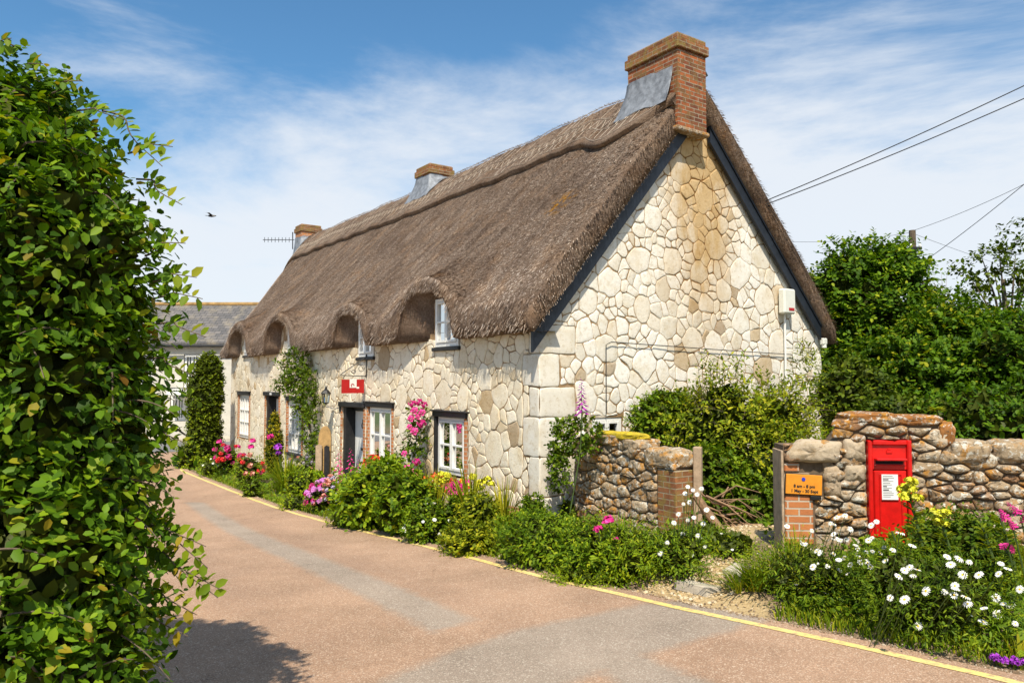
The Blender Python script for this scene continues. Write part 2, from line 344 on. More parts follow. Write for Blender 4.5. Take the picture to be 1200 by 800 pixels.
def thatchmat(name, straw=False, c=1.):
    m, nt, b = newmat(name)
    base = [(0, (.12 * c, .076 * c, .050 * c)), (.3, (.31 * c, .225 * c, .165 * c)), (.7, (.54 * c, .425 * c, .33 * c)), (1, (.86 * c, .74 * c, .62 * c))]
    if straw: col = ramp(nt, base, island(nt))
    else: col = ramp(nt, [(.3, base[0][1]), (.55, base[1][1]), (.75, base[2][1])], noise(nt, 24, 8, .8))
    col = mixc(nt, col, (.66, .62, .60), ramp(nt, [(.42, (0, 0, 0)), (.68, (.9, .9, .9))], noise(nt, .8, 6, .65)), 'MULTIPLY')
    col = mixc(nt, col, (1.3, 1.15, .95), ramp(nt, [(.5, (0, 0, 0)), (.7, (.7, .7, .7))], noise(nt, 2.3, 5, .6)), 'MULTIPLY')
    g = nt.nodes.new('ShaderNodeNewGeometry')
    d1 = nd(nt, 'ShaderNodeVectorMath', operation='DOT_PRODUCT'); nt.links.new(g.outputs['Position'], d1.inputs[0]); d1.inputs[1].default_value = (EV[0] * 2.2, EV[1] * 2.2, .9)
    d2 = nd(nt, 'ShaderNodeVectorMath', operation='DOT_PRODUCT'); nt.links.new(g.outputs['Position'], d2.inputs[0]); d2.inputs[1].default_value = (0, 0, .45)
    cb = nt.nodes.new('ShaderNodeCombineXYZ'); nt.links.new(d1.outputs['Value'], cb.inputs[0]); nt.links.new(d2.outputs['Value'], cb.inputs[1])
    col = mixc(nt, col, (.58, .55, .55), ramp(nt, [(.44, (0, 0, 0)), (.66, (.85, .85, .85))], noise(nt, 1.5, 6, .65, cb.outputs[0])), 'MULTIPLY')
    # a patch of orange lichen low on the near slope
    d = nd(nt, 'ShaderNodeVectorMath', operation='DISTANCE'); nt.links.new(g.outputs['Position'], d.inputs[0]); d.inputs[1].default_value = LICHEN
    mr = nd(nt, 'ShaderNodeMapRange', {'From Min': .42, 'From Max': .05, 'To Min': 0, 'To Max': 1.3}); nt.links.new(d.outputs['Value'], mr.inputs[0])
    ml = nd(nt, 'ShaderNodeMath', operation='MULTIPLY'); nt.links.new(mr.outputs[0], ml.inputs[0]); nt.links.new(ramp(nt, [(.48, (0, 0, 0)), (.58, (1, 1, 1))], noise(nt, 9, 6)), ml.inputs[1])
    col = mixc(nt, col, (.50, .24, .03), ml.outputs[0])
    nt.links.new(col, b.inputs['Base Color']); b.inputs['Roughness'].default_value = .9; b.inputs['Specular IOR Level'].default_value = .12
    if not straw:
        bump(nt, b, noise(nt, 45, 8, .8), 1., .05)
    return m
LICHEN = W(1.05, -1.35, 4.9)
M['thatch'] = thatchmat('weathered thatch'); M['straw'] = thatchmat('thatch straws', True, 1.0)
M['ridge_thatch'] = thatchmat('ridge thatch', False, 1.1); M['ligger'] = simple('hazel rods', (.46, .38, .30), .8, .3, 20)
# ground materials
def roadcol(nt, base, speck, dark):
    c = ramp(nt, [(.3, tuple(x * .78 for x in base)), (.5, base), (.7, tuple(x * 1.18 for x in base))], noise(nt, .55, 6, .6))
    c = mixc(nt, c, (dark,) * 3, ramp(nt, [(.42, (1, 1, 1)), (.58, (0, 0, 0))], noise(nt, 95, 3, .6)), 'MULTIPLY')
    v = nd(nt, 'ShaderNodeTexVoronoi', {'Scale': 120}); g = nt.nodes.new('ShaderNodeNewGeometry'); nt.links.new(g.outputs['Position'], v.inputs['Vector'])
    sv = nd(nt, 'ShaderNodeSeparateColor'); nt.links.new(v.outputs['Color'], sv.inputs[0])
    c = mixc(nt, c, speck, ramp(nt, [(.84, (0, 0, 0)), (.93, (.75, .75, .75))], sv.outputs[0]))
    return mixc(nt, c, (.80, .80, .78), ramp(nt, [(.48, (0, 0, 0)), (.72, (.8, .8, .8))], noise(nt, 1.7, 7, .7)), 'MULTIPLY')
def roadmat(name, base, speck=(.55, .48, .42), dark=.5, over=None):
    m, nt, b = newmat(name); c = roadcol(nt, base, speck, dark)
    if over:
        wa = nt.nodes.new('ShaderNodeAttribute'); wa.attribute_name = 'wear'
        wm = nd(nt, 'ShaderNodeMath', operation='MULTIPLY'); nt.links.new(wa.outputs['Fac'], wm.inputs[0]); nt.links.new(ramp(nt, [(.3, (.2, .2, .2)), (.7, (.9, .9, .9))], noise(nt, .9, 5, .6)), wm.inputs[1])
        c = mixc(nt, c, (.80, .80, .82), wm.outputs[0], 'MULTIPLY')
        c = mixc(nt, c, (.62, .58, .56), ramp(nt, [(.62, (0, 0, 0)), (.74, (.7, .7, .7))], noise(nt, 2.6, 8, .72)), 'MULTIPLY')
        c1 = roadcol(nt, *over); pa = nt.nodes.new('ShaderNodeAttribute'); pa.attribute_name = 'patch'
        ns = nd(nt, 'ShaderNodeMath', operation='MULTIPLY_ADD'); nt.links.new(noise(nt, 7, 9, .8), ns.inputs[0]); ns.inputs[1].default_value = .6; nt.links.new(pa.outputs['Fac'], ns.inputs[2])
        c = mixc(nt, c, c1, ramp(nt, [(.70, (0, 0, 0)), (.98, (.88, .88, .88))], ns.outputs[0]))
        # a few hairline cracks
        v = nd(nt, 'ShaderNodeTexVoronoi', {'Scale': .42}, feature='DISTANCE_TO_EDGE'); g = nt.nodes.new('ShaderNodeNewGeometry')
        wv = nd(nt, 'ShaderNodeVectorMath', operation='MULTIPLY_ADD'); nt.links.new(noise(nt, 3, 6, .7, out='Color'), wv.inputs[0]); wv.inputs[1].default_value = (.5, .5, .5); nt.links.new(g.outputs['Position'], wv.inputs[2]); nt.links.new(wv.outputs[0], v.inputs['Vector'])
        cm = nd(nt, 'ShaderNodeMath', operation='MULTIPLY'); nt.links.new(ramp(nt, [(0, (1, 1, 1)), (.004, (0, 0, 0))], v.outputs['Distance']), cm.inputs[0]); nt.links.new(ramp(nt, [(.52, (0, 0, 0)), (.6, (.7, .7, .7))], noise(nt, .8, 3)), cm.inputs[1])
        c = mixc(nt, c, (.35, .32, .3), cm.outputs[0], 'MULTIPLY')
    nt.links.new(c, b.inputs['Base Color']); b.inputs['Roughness'].default_value = .88; b.inputs['Specular IOR Level'].default_value = .2
    bump(nt, b, noise(nt, 110, 4, .7), .7, .008); return m
ROADC = ((.47, .30, .195), (.66, .51, .38), .66)
PATC = ((.38, .31, .245), (.54, .48, .39), .7)
M['road'] = roadmat('red chip asphalt', *ROADC, PATC)
M['far_asphalt'] = roadmat('plain asphalt', (.22, .215, .21), (.4, .4, .4))
M['soil'] = simple('stony garden soil', (.22, .15, .09), .95, .5, 11, .9, 30)
M['gravel_base'] = simple('ochre gravel bed', (.46, .34, .17), .95, .4, 30, .9, 60)
M['grass_ground'] = simple('meadow ground', (.07, .10, .025), .95, .4, 2, .8, 20)
def linemat():
    m, nt, b = newmat('worn pale yellow paint')
    c = mixc(nt, (.78, .55, .12), (.80, .66, .30), noise(nt, 1.2, 3))
    c = mixc(nt, c, (.42, .27, .18), ramp(nt, [(.5, (0, 0, 0)), (.62, (.85, .85, .85))], noise(nt, 22, 8, .75)))
    nt.links.new(c, b.inputs['Base Color']); b.inputs['Roughness'].default_value = .7; bump(nt, b, noise(nt, 110, 4, .7), .5, .006); return m
M['line'] = linemat()
G1 = [(0, (.030, .070, .008)), (.4, (.060, .125, .012)), (.75, (.105, .19, .018)), (1, (.20, .27, .03))]
M['leaf_hedge'] = leafmat('broad hedge leaf', [(0, (.028, .078, .007)), (.4, (.062, .155, .011)), (.8, (.12, .255, .017)), (.95, (.20, .34, .025)), (.985, (.26, .27, .03)), (1, (.20, .10, .03))], .34)
M['leaf_hedge_tip'] = leafmat('young yellow hedge leaf', [(0, (.12, .22, .015)), (.7, (.20, .30, .02)), (1, (.30, .26, .04))], .4)
M['leaf_tree'] = leafmat('tree leaf', [(0, (.030, .085, .008)), (.5, (.070, .17, .012)), (1, (.14, .28, .02))], .34)
M['leaf_dark'] = leafmat('dark tree leaf', [(0, (0.034, 0.069, 0.005)), (.5, (0.058, 0.113, 0.008)), (1, (0.129, 0.193, 0.013))], .25)
M['leaf_shrub'] = leafmat('light shrub leaf', [(0, (0.094, 0.149, 0.009)), (.5, (0.181, 0.265, 0.016)), (1, (0.391, 0.424, 0.036))], .35)
M['leaf_bed'] = leafmat('border plant leaf', [(0, (0.050, 0.113, 0.007)), (.5, (0.102, 0.207, 0.013)), (1, (0.216, 0.323, 0.023))], .3)
M['leaf_bright'] = leafmat('bright border leaf', [(0, (0.111, 0.222, 0.011)), (.6, (0.216, 0.352, 0.018)), (1, (0.356, 0.439, 0.027))], .35)
M['leaf_ivy'] = leafmat('clipped evergreen leaf', [(0, (0.041, 0.076, 0.007)), (.6, (0.094, 0.149, 0.011)), (1, (0.181, 0.251, 0.018))], .25)
M['blade'] = leafmat('long blade', [(0, (0.076, 0.149, 0.011)), (.6, (0.164, 0.279, 0.018)), (1, (0.356, 0.396, 0.036))], .3)
M['blade_dry'] = leafmat('strap leaf going yellow', [(0, (0.094, 0.149, 0.011)), (.6, (0.216, 0.251, 0.018)), (1, (0.500, 0.482, 0.054))], .3)
M['stem'] = simple('green stem', (.06, .10, .02), .7, .3)
M['conifer'] = leafmat('golden conifer', [(0, (0.216, 0.251, 0.013)), (1, (0.444, 0.410, 0.027))], .3)
def petal(name, c, v=.3):
    m = leafmat(name, [(0, tuple(x * (1 - v) for x in c)), (1, tuple(min(1, x * (1 + v)) for x in c))], .25, .6, .2); return m
M['p_white'] = simple('white petal', (.82, .82, .78), .6, .03); M['p_yellow'] = simple('yellow floret', (.75, .50, .02), .7, .15, 60)
def pm(name, c, v=.3):
    m, nt, b = newmat(name); nt.links.new(ramp(nt, [(0, tuple(x * (1 - v) for x in c)), (1, tuple(min(1, x * (1 + v)) for x in c))], island(nt)), b.inputs['Base Color']); b.inputs['Roughness'].default_value = .6; return m
M['p_pink'] = pm('magenta petal', (.62, .015, .22)); M['p_rose'] = pm('rose pink petal', (.75, .06, .30)); M['p_red'] = pm('red petal', (.62, .02, .02))
M['p_orange'] = pm('orange petal', (.80, .16, .01)); M['p_purple'] = pm('purple petal', (.30, .03, .42)); M['p_lilac'] = pm('lilac petal', (.62, .22, .58)); M['p_euph'] = pm('acid yellow bract', (.60, .58, .02))
M['p_peach'] = pm('peach petal', (.72, .30, .22)); M['p_grey'] = pm('grey lilac petal', (.36, .30, .42))
# ------------------------------------------------------------------ planar cells
def clip(poly, a, b, c):               # keep a*x+b*y<=c
    out = []; k = len(poly)
    for i in range(k):
        p = poly[i]; q = poly[(i + 1) % k]; dp = a * p[0] + b * p[1] - c; dq = a * q[0] + b * q[1] - c
        if dp <= 0: out.append(p)
        if (dp < 0 < dq) or (dq < 0 < dp):
            t = dp / (dp - dq); out.append((p[0] + t * (q[0] - p[0]), p[1] + t * (q[1] - p[1])))
    return out
def area(p): return .5 * sum(p[i][0] * p[(i + 1) % len(p)][1] - p[(i + 1) % len(p)][0] * p[i][1] for i in range(len(p))) if len(p) > 2 else 0
def subtract(polys, h):
    x0, x1, y0, y1 = h; out = []
    for p in polys:
        xs = [q[0] for q in p]; ys = [q[1] for q in p]
        if max(xs) <= x0 or min(xs) >= x1 or max(ys) <= y0 or min(ys) >= y1: out.append(p); continue
        m_ = clip(clip(p, 1, 0, x1), -1, 0, -x0)
        for r in (clip(p, 1, 0, x0), clip(p, -1, 0, -x1), clip(m_, 0, 1, y0) if m_ else [], clip(m_, 0, -1, -y1) if m_ else []):
            if len(r) > 2 and abs(area(r)) > 1e-4: out.append(r)
    return out
def cells(x0, x1, y0, y1, radii, asp=1., seed=1):
    rg = random.Random(seed); pts = []; G = {}; cs = max(r for r, _ in radii) * 2.2
    def near(x, y, k=1):
        i, j = int(x // cs), int(y // cs)
        for a in range(i - k, i + k + 1):
            for b in range(j - k, j + k + 1):
                yield from G.get((a, b), ())
    X0, X1 = x0 / asp, x1 / asp
    for r, tries in radii:
        for _ in range(int(tries * (X1 - X0) * (y1 - y0))):
            rr = r * rg.uniform(.8, 1.2); x = rg.uniform(X0, X1); y = rg.uniform(y0, y1)
            if all((x - p[0]) ** 2 + (y - p[1]) ** 2 > (.95 * (rr + p[2])) ** 2 for p in near(x, y)):
                q = (x, y, rr); pts.append(q); G.setdefault((int(x // cs), int(y // cs)), []).append(q)
    res = []
    for p in pts:
        poly = [(p[0] - 1.2, p[1] - 1.2), (p[0] + 1.2, p[1] - 1.2), (p[0] + 1.2, p[1] + 1.2), (p[0] - 1.2, p[1] + 1.2)]
        nb = sorted(near(p[0], p[1], 2), key=lambda q: (q[0] - p[0]) ** 2 + (q[1] - p[1]) ** 2)[1:40]
        for q in nb:
            a, b = q[0] - p[0], q[1] - p[1]
            c = .5 * (q[0] ** 2 + q[1] ** 2 - p[0] ** 2 - p[1] ** 2 - .55 * (q[2] ** 2 - p[2] ** 2))
            poly = clip(poly, a, b, c)
            if len(poly) < 3: break
        if len(poly) > 2: res.append([(v[0] * asp, v[1]) for v in poly])
    return res
def inset(p, g):
    if area(p) < 0: p = p[::-1]
    r = list(p)
    for i in range(len(p)):
        a = p[i]; b = p[(i + 1) % len(p)]; dx, dy = b[0] - a[0], b[1] - a[1]; l = math.hypot(dx, dy)
        if l < 1e-6: continue
        nx, ny = dy / l, -dx / l
        r = clip(r, nx, ny, nx * a[0] + ny * a[1] - g)
        if len(r) < 3: return []
    return r
def chaikin(p, a=.25):
    o = []
    for i in range(len(p)):
        q = p[(i + 1) % len(p)]; c = p[i]
        o.append((c[0] * (1 - a) + q[0] * a, c[1] * (1 - a) + q[1] * a)); o.append((c[0] * a + q[0] * (1 - a), c[1] * a + q[1] * (1 - a)))
    return o
def warp(fr, a=.035, f=2.6):
    def g(x, d, y):
        return fr(x + a * mn.noise(Vector((x * f, y * f, 1.7))) + a * .5 * mn.noise(Vector((x * f * 3, y * f * 3, 5.7))), d, y + a * mn.noise(Vector((x * f, y * f, 9.1))) + a * .5 * mn.noise(Vector((x * f * 3, y * f * 3, 3.1))))
    return g
def add_stone(mb, poly, fr, h, gap=.012, base=-.015, rough=0., bev=.35, rg=random, m=0):
    p = inset(poly, gap * rg.uniform(.7, 1.5))
    if len(p) < 3 or area(p) < .0012: return
    # densify long edges a little, then round
    q = []
    for i in range(len(p)):
        a = p[i]; b = p[(i + 1) % len(p)]; q.append(a)
        l = math.hypot(b[0] - a[0], b[1] - a[1])
        k = int(l / .16)
        for j in range(k):
            t = (j + 1) / (k + 1); w = rg.uniform(-.12, .12) * .07; q.append((a[0] + (b[0] - a[0]) * t + w, a[1] + (b[1] - a[1]) * t + w))
    p = chaikin(q, .17)
    cx = sum(a[0] for a in p) / len(p); cy = sum(a[1] for a in p) / len(p)
    rad = math.sqrt(abs(area(p)) / math.pi); k = len(p); vs = []
    iw = min(.5, h * bev * 2 / rad) + .04
    rings = [(0, base), (0, h * .35), (iw * .35, h * .8), (iw, h), (min(.85, iw + .35), h * 1.04 + rough * .2)]
    tl = min(.06, h / rad * .55); tx, ty = rg.uniform(-tl, tl), rg.uniform(-tl, tl)
    for ri, (w, z) in enumerate(rings):
        for (x, y) in p:
            dz = 0
            X = x + (cx - x) * w; Y = y + (cy - y) * w
            if ri > 1: dz = rough * (rg.random() - .5) + (tx * (X - cx) + ty * (Y - cy))
            vs.append(fr(X, z + dz, Y))
    vs.append(fr(cx, h * 1.04 + rough * .3 * (rg.random() - .3), cy))
    fs = []
    for r_ in range(len(rings) - 1):
        for i in range(k):
            j = (i + 1) % k; fs.append((r_ * k + i, r_ * k + j, (r_ + 1) * k + j, (r_ + 1) * k + i))
    b = (len(rings) - 1) * k
    for i in range(k): fs.append((b + i, b + (i + 1) % k, len(vs) - 1))
    mb.add(vs, fs, m)
from mathutils import noise as mn
def nz(x, y, z=0.): return mn.noise(Vector((x, y, z)))
# ------------------------------------------------------------------ ground, road
def axis(lo, hi, f0, f1, st):
    a = [f0]; x = f0
    while x < f1: x += st; a.append(x)
    g = st
    b = f0; L = []
    while b > lo: g *= 1.35; b -= g; L.append(b)
    g = st; b = a[-1]; Rr = []
    while b < hi: g *= 1.35; b += g; Rr.append(b)
    return L[::-1] + a + Rr
def sheet(name, ss, ns, zf, mat, kind='structure', nfun=None):
    vs = []; A = len(ss); B = len(ns)
    for s in ss:
        for n in ns:
            nn = nfun(s, n) if nfun else n
            vs.append(W(s, nn, zf(s, nn)))
    fs = [(i * B + j, i * B + j + 1, (i + 1) * B + j + 1, (i + 1) * B + j) for i in range(A - 1) for j in range(B - 1)]
    o = mk(name, vs, fs, mat, smooth=True); o['kind'] = kind; return o
GM, gnt, gb = newmat('garden ground')
_c = ramp(gnt, [(.35, (.12, .075, .04)), (.6, (.25, .17, .10)), (.75, (.36, .28, .19))], noise(gnt, 9, 8, .75))
_c = mixc(gnt, _c, (.42, .33, .23), ramp(gnt, [(.55, (0, 0, 0)), (.6, (1, 1, 1))], noise(gnt, 55, 4, .6)))
gg = nd(gnt, 'ShaderNodeNewGeometry'); vl = nd(gnt, 'ShaderNodeVectorMath', operation='DISTANCE'); gnt.links.new(gg.outputs['Position'], vl.inputs[0]); vl.inputs[1].default_value = (0, 14, 0)
mr = nd(gnt, 'ShaderNodeMapRange', {'From Min': 22, 'From Max': 34}); gnt.links.new(vl.outputs['Value'], mr.inputs[0])
_c = mixc(gnt, _c, (.07, .10, .025), mr.outputs[0])
ga_ = gnt.nodes.new('ShaderNodeAttribute'); ga_.attribute_name = 'gravel'
gm_ = nd(gnt, 'ShaderNodeMath', operation='MULTIPLY_ADD'); gnt.links.new(noise(gnt, 6, 6, .7), gm_.inputs[0]); gm_.inputs[1].default_value = .7; gnt.links.new(ga_.outputs['Fac'], gm_.inputs[2])
_g = ramp(gnt, [(.35, (.34, .23, .11)), (.55, (.50, .37, .19)), (.7, (.62, .50, .32))], noise(gnt, 38, 6, .75))
_c = mixc(gnt, _c, _g, ramp(gnt, [(.72, (0, 0, 0)), (.95, (1, 1, 1))], gm_.outputs[0]))
gnt.links.new(_c, gb.inputs['Base Color']); gb.inputs['Roughness'].default_value = .95; bump(gnt, gb, noise(gnt, 32, 6, .7), .9, .02)
sheet('ground', axis(-600, 900, -12, 30, .3), axis(-700, 700, -9, 10, .22), ground, GM)
rs = [x * .10 - 14 for x in range(0, 351)]
sheet('road', rs, [i / 90 for i in range(91)], lambda s, n: zb(s), M['road'], nfun=lambda s, q: nr(s) - .18 + .05 * nz(s * 1.4, 3) + (nl(s) - nr(s) + .2) * q)
sheet('side_street', [21 + i * .5 for i in range(24)], [-24 + i for i in range(48)], lambda s, n: zb(s) + .006, M['far_asphalt'])
def gp_road(u, v):
    r = ray(u, v); t = 9.
    for i in range(70):
        x, y = r[0] * t, r[1] * t; t = .5 * t + .5 * (zb(sn(x, y)[0]) - EYE) / r[2]
    return r[0] * t, r[1] * t
PPOLY = [[sn(*gp_road(*c)) for c in q] for q in (
    [(216, 588), (240, 588), (300, 622), (372, 650), (560, 726), (505, 742), (330, 655), (262, 622)],
    [(745, 708), (850, 698), (935, 716), (770, 765), (640, 812), (400, 815), (520, 765), (600, 738)],
    [(690, 768), (745, 762), (870, 815), (745, 830)])]
def sdist(poly, s, n):
    ins = False; d = 9e9
    for i in range(len(poly)):
        a, b = poly[i], poly[(i + 1) % len(poly)]
        if (a[1] > n) != (b[1] > n) and s < (b[0] - a[0]) * (n - a[1]) / (b[1] - a[1]) + a[0]: ins = not ins
        ex, ey = b[0] - a[0], b[1] - a[1]; t = max(0, min(1, ((s - a[0]) * ex + (n - a[1]) * ey) / (ex * ex + ey * ey))); d = min(d, math.hypot(s - a[0] - ex * t, n - a[1] - ey * t))
    return d if ins else -d
ro = bpy.data.objects['road']; ra = ro.data.attributes.new('patch', 'FLOAT', 'POINT'); rw_ = ro.data.attributes.new('wear', 'FLOAT', 'POINT'); v1 = []; v2 = []
for v in ro.data.vertices:
    s_, n_ = sn(v.co.x, v.co.y); d = max(sdist(p, s_, n_) for p in PPOLY) if -9.5 < s_ < 13 else -1
    v1.append(max(0, min(1, .5 + d * 2.2))); m_ = n_ + .15 * math.sin(s_ * .4)
    v2.append(max(math.exp(-((m_ - 3.35) / .28) ** 2), math.exp(-((m_ - 4.85) / .30) ** 2)))
ra.data.foreach_set('value', v1); rw_.data.foreach_set('value', v2)
# yellow line
vs = []; fs = []; q = 0
s_ = -11.0
while s_ < 17.2:
    w = .042 + .008 * nz(s_ * 3, 1); n_ = nr(s_) + .012 * nz(s_ * 1.5, 7)
    vs += [W(s_, n_ - w, zb(s_) + .004), W(s_, n_ + w, zb(s_) + .004)]
    if q: fs.append((2 * q - 2, 2 * q - 1, 2 * q + 1, 2 * q))
    q += 1; s_ += .12
o = mk('yellow_line', vs, fs, linemat()); o['kind'] = 'structure'
# far pavement with kerb in front of the far house
mb = MB(); mb.hexa([(-30, 33.0, -.9), (-8, 33.0, -.9), (-8, 34.6, -.9), (-30, 34.6, -.9), (-30, 33.0, -.72), (-8, 33.0, -.72), (-8, 34.6, -.72), (-30, 34.6, -.72)])
o = mb.build('pavement', M['slab']); o['kind'] = 'structure'
# gravel path up to the garden gateway: the ground itself turns to ochre gravel there
PP = [np.array(W(*q)[:2]) for q in ((-4.9, 1.95, 0), (-3.9, 1.0, 0), (-3.2, 0.1, 0), (-3.0, -2.4, 0), (-2.2, -5.5, 0))]
go = bpy.data.objects['ground']; at_ = go.data.attributes.new('gravel', 'FLOAT', 'POINT'); val = []
for v in go.data.vertices:
    p = np.array(v.co[:2]); d = 9.
    if abs(p[0]) < 14 and 0 < p[1] < 20:
        for q0, q1 in zip(PP[:-1], PP[1:]):
            t = max(0, min(1, (p - q0) @ (q1 - q0) / ((q1 - q0) @ (q1 - q0)))); d = min(d, float(np.linalg.norm(p - q0 - t * (q1 - q0))))
    val.append(1 - sst(.25, .75, d))
at_.data.foreach_set('value', val)
# ------------------------------------------------------------------ the thatched cottage
RC = 3.55; BACK = 7.42; ZR = 7.4; FS, RS = 1.14, 1.04; OV = .27; LEN = 17.4; S0 = -.15
WF = RC + OV; WB = BACK - RC + OV; EZ = 2.6
DORM = [(3.2, 1.0, 3.50), (6.75, .82, 3.34), (11.7, 1.15, 3.50), (15.7, 1.0, 3.45)]
GWIN = [(2.17, 3.17, .14, 1.17), (5.05, 6.2, .06, 1.26), (10.4, 11.55, -.13, 1.28), (15.2, 16.4, -.02, 1.36)]
DWIN = [(2.38, 3.22, 2.46, 3.36), (5.95, 6.75, 2.36, 3.2), (10.75, 11.6, 2.62, 3.5), (15.1, 15.85, 2.64, 3.4)]
DOORS = [(6.45, 7.65, -.78, 1.22), (12.3, 13.5, -.8, 1.38)]
FUN = {3.2: (2.33, 3.28), 6.75: (5.92, 6.80), 11.7: (10.7, 12.2), 15.7: (15.0, 16.3)}
def send(d): return 20.8 - .8 * d if d > 0 else 20.8 + .25 * d
def bin_(x): return (1 - abs(x) ** 2.6) ** .55 if abs(x) < 1 else 0.
def bout(x): return math.cos(x * math.pi / 2) ** 1.25 if abs(x) < 1 else 0.
def zin(s):
    z = EZ
    for c, h, t in DORM: z = max(z, EZ + (t - EZ) * bin_((s - c) / h))
    return z + .03 * nz(s * 1.2, 5)
def zout(s, d):
    a = math.sqrt(d * d + .02) - .14
    z = ZR - (FS if d > 0 else RS) * a
    if d > 0:
        z -= .10 * sst(3.3, WF, d)
        zv = 2.90 + (WF - d) * .25
        best = 0
        for c, h, t in DORM: best = max(best, (t - EZ - .06) * bout((s - c) / (h + .72)))
        zv += best; k = .34
        m_ = .5 * (z + zv + math.sqrt((z - zv) ** 2 + k * k)); 
        z = z + (m_ - z) * sst(0, .42, best)
    else: z -= .10 * sst(3.6, WB, -d)
    x = s - S0
    if x < .3: z -= .10 * (1 - x / .3) ** 2
    x = send(d) - s
    if x < 1.4: z -= (.55 - .30 * sst(2, WF, d)) * (1 - x / 1.4) ** 2
    z -= .07 * math.sin(min(1, max(0, s / 20)) * math.pi)
    z += .05 * nz(s * .9, d * .9) + .018 * nz(s * 4, d * 3, 3)
    return z
cot = thing('thatched_cottage', 'long whitewashed rubble stone cottage with a deep thatched roof and eyebrow dormers', 'cottage', W(8, -3, -.6))
NS = 300; ds = [-WB, -WB + .15] + [-WB + .4 + i * (WB - .6) / 16 for i in range(17)] + [-.08, 0, .08] + [.2 + i * (WF - .3) / 46 for i in range(47)] + [WF - .04, WF]
ND = len(ds); vs = []; fs = []
for i in range(NS + 1):
    q = i / NS
    for d in ds:
        s = S0 + (send(d) - S0) * q
        x = min(s - S0, 1); vs.append(W(s, d - RC, zout(s, d)))
for i in range(NS):
    for j in range(ND - 1): fs.append((i * ND + j, i * ND + j + 1, (i + 1) * ND + j + 1, (i + 1) * ND + j))
# front lip and soffit, funnelled in to the upper windows
LB = len(vs); 
def fun(s):
    for c, h, t in DORM:
        if abs(s - c) < h: a, b = FUN[c]; return a + (b - a) * (s - c + h) / (2 * h)
    # stretch between neighbouring openings
    pts = [(-9, -9), (S0, S0)]
    for c, h, t in DORM: pts += [(c - h, FUN[c][0]), (c + h, FUN[c][1])]
    pts += [(19, 19)]
    return float(np.interp(s, [a for a, _ in pts], [b for _, b in pts]))
for i in range(NS + 1):
    s = S0 + (send(WF) - S0) * i / NS; zo = zout(s, WF); zi = zin(s); r = .03 * nz(s * 6, 2)
    vs += [W(s, WF - RC + .045 + r, zo * .7 + zi * .3), W(s, WF - RC + .03 + r, zo * .25 + zi * .75), W(s, WF - RC - .03, zi),
           W(s * .5 + fun(s) * .5, WF - RC - .2, zi - .02), W(fun(s), -.04, zi - .0), W(fun(s), -.3, zi - .0)]
for i in range(NS):
    a = i * ND + ND - 1; b = a + ND; c = LB + i * 6; d = c + 6
    fs.append((a, c, d, b))
    for k in range(5): fs.append((c + k, c + k + 1, d + k + 1, d + k))
# rear lip
LB2 = len(vs)
for i in range(NS + 1):
    s = S0 + (send(-WB) - S0) * i / NS; zo = zout(s, -WB)
    vs += [W(s, -WB - RC - .04, zo - .12), W(s, -WB - RC + .02, EZ + .06), W(s, -BACK + .1, EZ + .12)]
for i in range(NS):
    a = i * ND; b = a + ND; c = LB2 + i * 3; d = c + 3
    fs.append((a, b, d, c)); fs.append((c, d, d + 1, c + 1)); fs.append((c + 1, d + 1, d + 2, c + 2))
def zund(d): 
    return max(EZ, ZR - .56 - (FS if d > 0 else RS) * abs(d)) if d < 3.5 else EZ
# near verge face (thickness) and its underside; far end skirt
VB = len(vs)
for d in ds:
    zo = zout(S0, d); zu = ZR - .54 - (FS if d > 0 else RS) * abs(d); zu = max(zu, EZ)
    vs += [W(S0 - .05, d - RC, zo * .72 + zu * .28), W(S0 - .045, d - RC, zo * .3 + zu * .7), W(S0 + .0, d - RC, zu), W(.3, d - RC, zu)]
for j in range(ND - 1):
    c = VB + j * 4; d = c + 4
    fs.append((j, c, d, j + 1))
    for k in range(3): fs.append((c + k, c + k + 1, d + k + 1, d + k))
k_ = len(vs); vs += [W(S0 - .03, 3.0 - RC, zund(3.0)), W(S0 - .03, WF - RC + .0, EZ), W(S0 - .03, WF - RC + .04, EZ + .15), W(S0 - .03, WF - RC, zout(S0, WF) - .03), W(S0 - .03, 3.0 - RC, zout(S0, 3.0) - .03)]
fs.append((k_, k_ + 1, k_ + 2, k_ + 3, k_ + 4))
k_ = len(vs); zc_ = (EZ + zout(S0, WF)) / 2 - .02
for i in range(9):
    for j in range(14):
        th = math.pi * i / 8; ph = 2 * math.pi * j / 14; vs.append(W(S0 + .0 + .085 * math.sin(th) * math.cos(ph), WF - RC - .03 + .11 * math.sin(th) * math.sin(ph), zc_ + .21 * math.cos(th)))
for i in range(8):
    for j in range(14): fs.append((k_ + i * 14 + j, k_ + (i + 1) * 14 + j, k_ + (i + 1) * 14 + (j + 1) % 14, k_ + i * 14 + (j + 1) % 14))
FB = len(vs); b0 = NS * ND
for d in ds:
    s = send(d); vs += [W(s + .03, d - RC, zout(s, d) - .3), W(s - .35, d - RC, max(EZ, ZR - 1.2 - FS * abs(d)))]
for j in range(ND - 1):
    c = FB + j * 2; fs.append((b0 + j, b0 + j + 1, c + 2, c)); fs.append((c, c + 2, c + 3, c + 1))
roof = mk('thatch_roof', vs, fs, M['thatch'], cot, smooth=True)
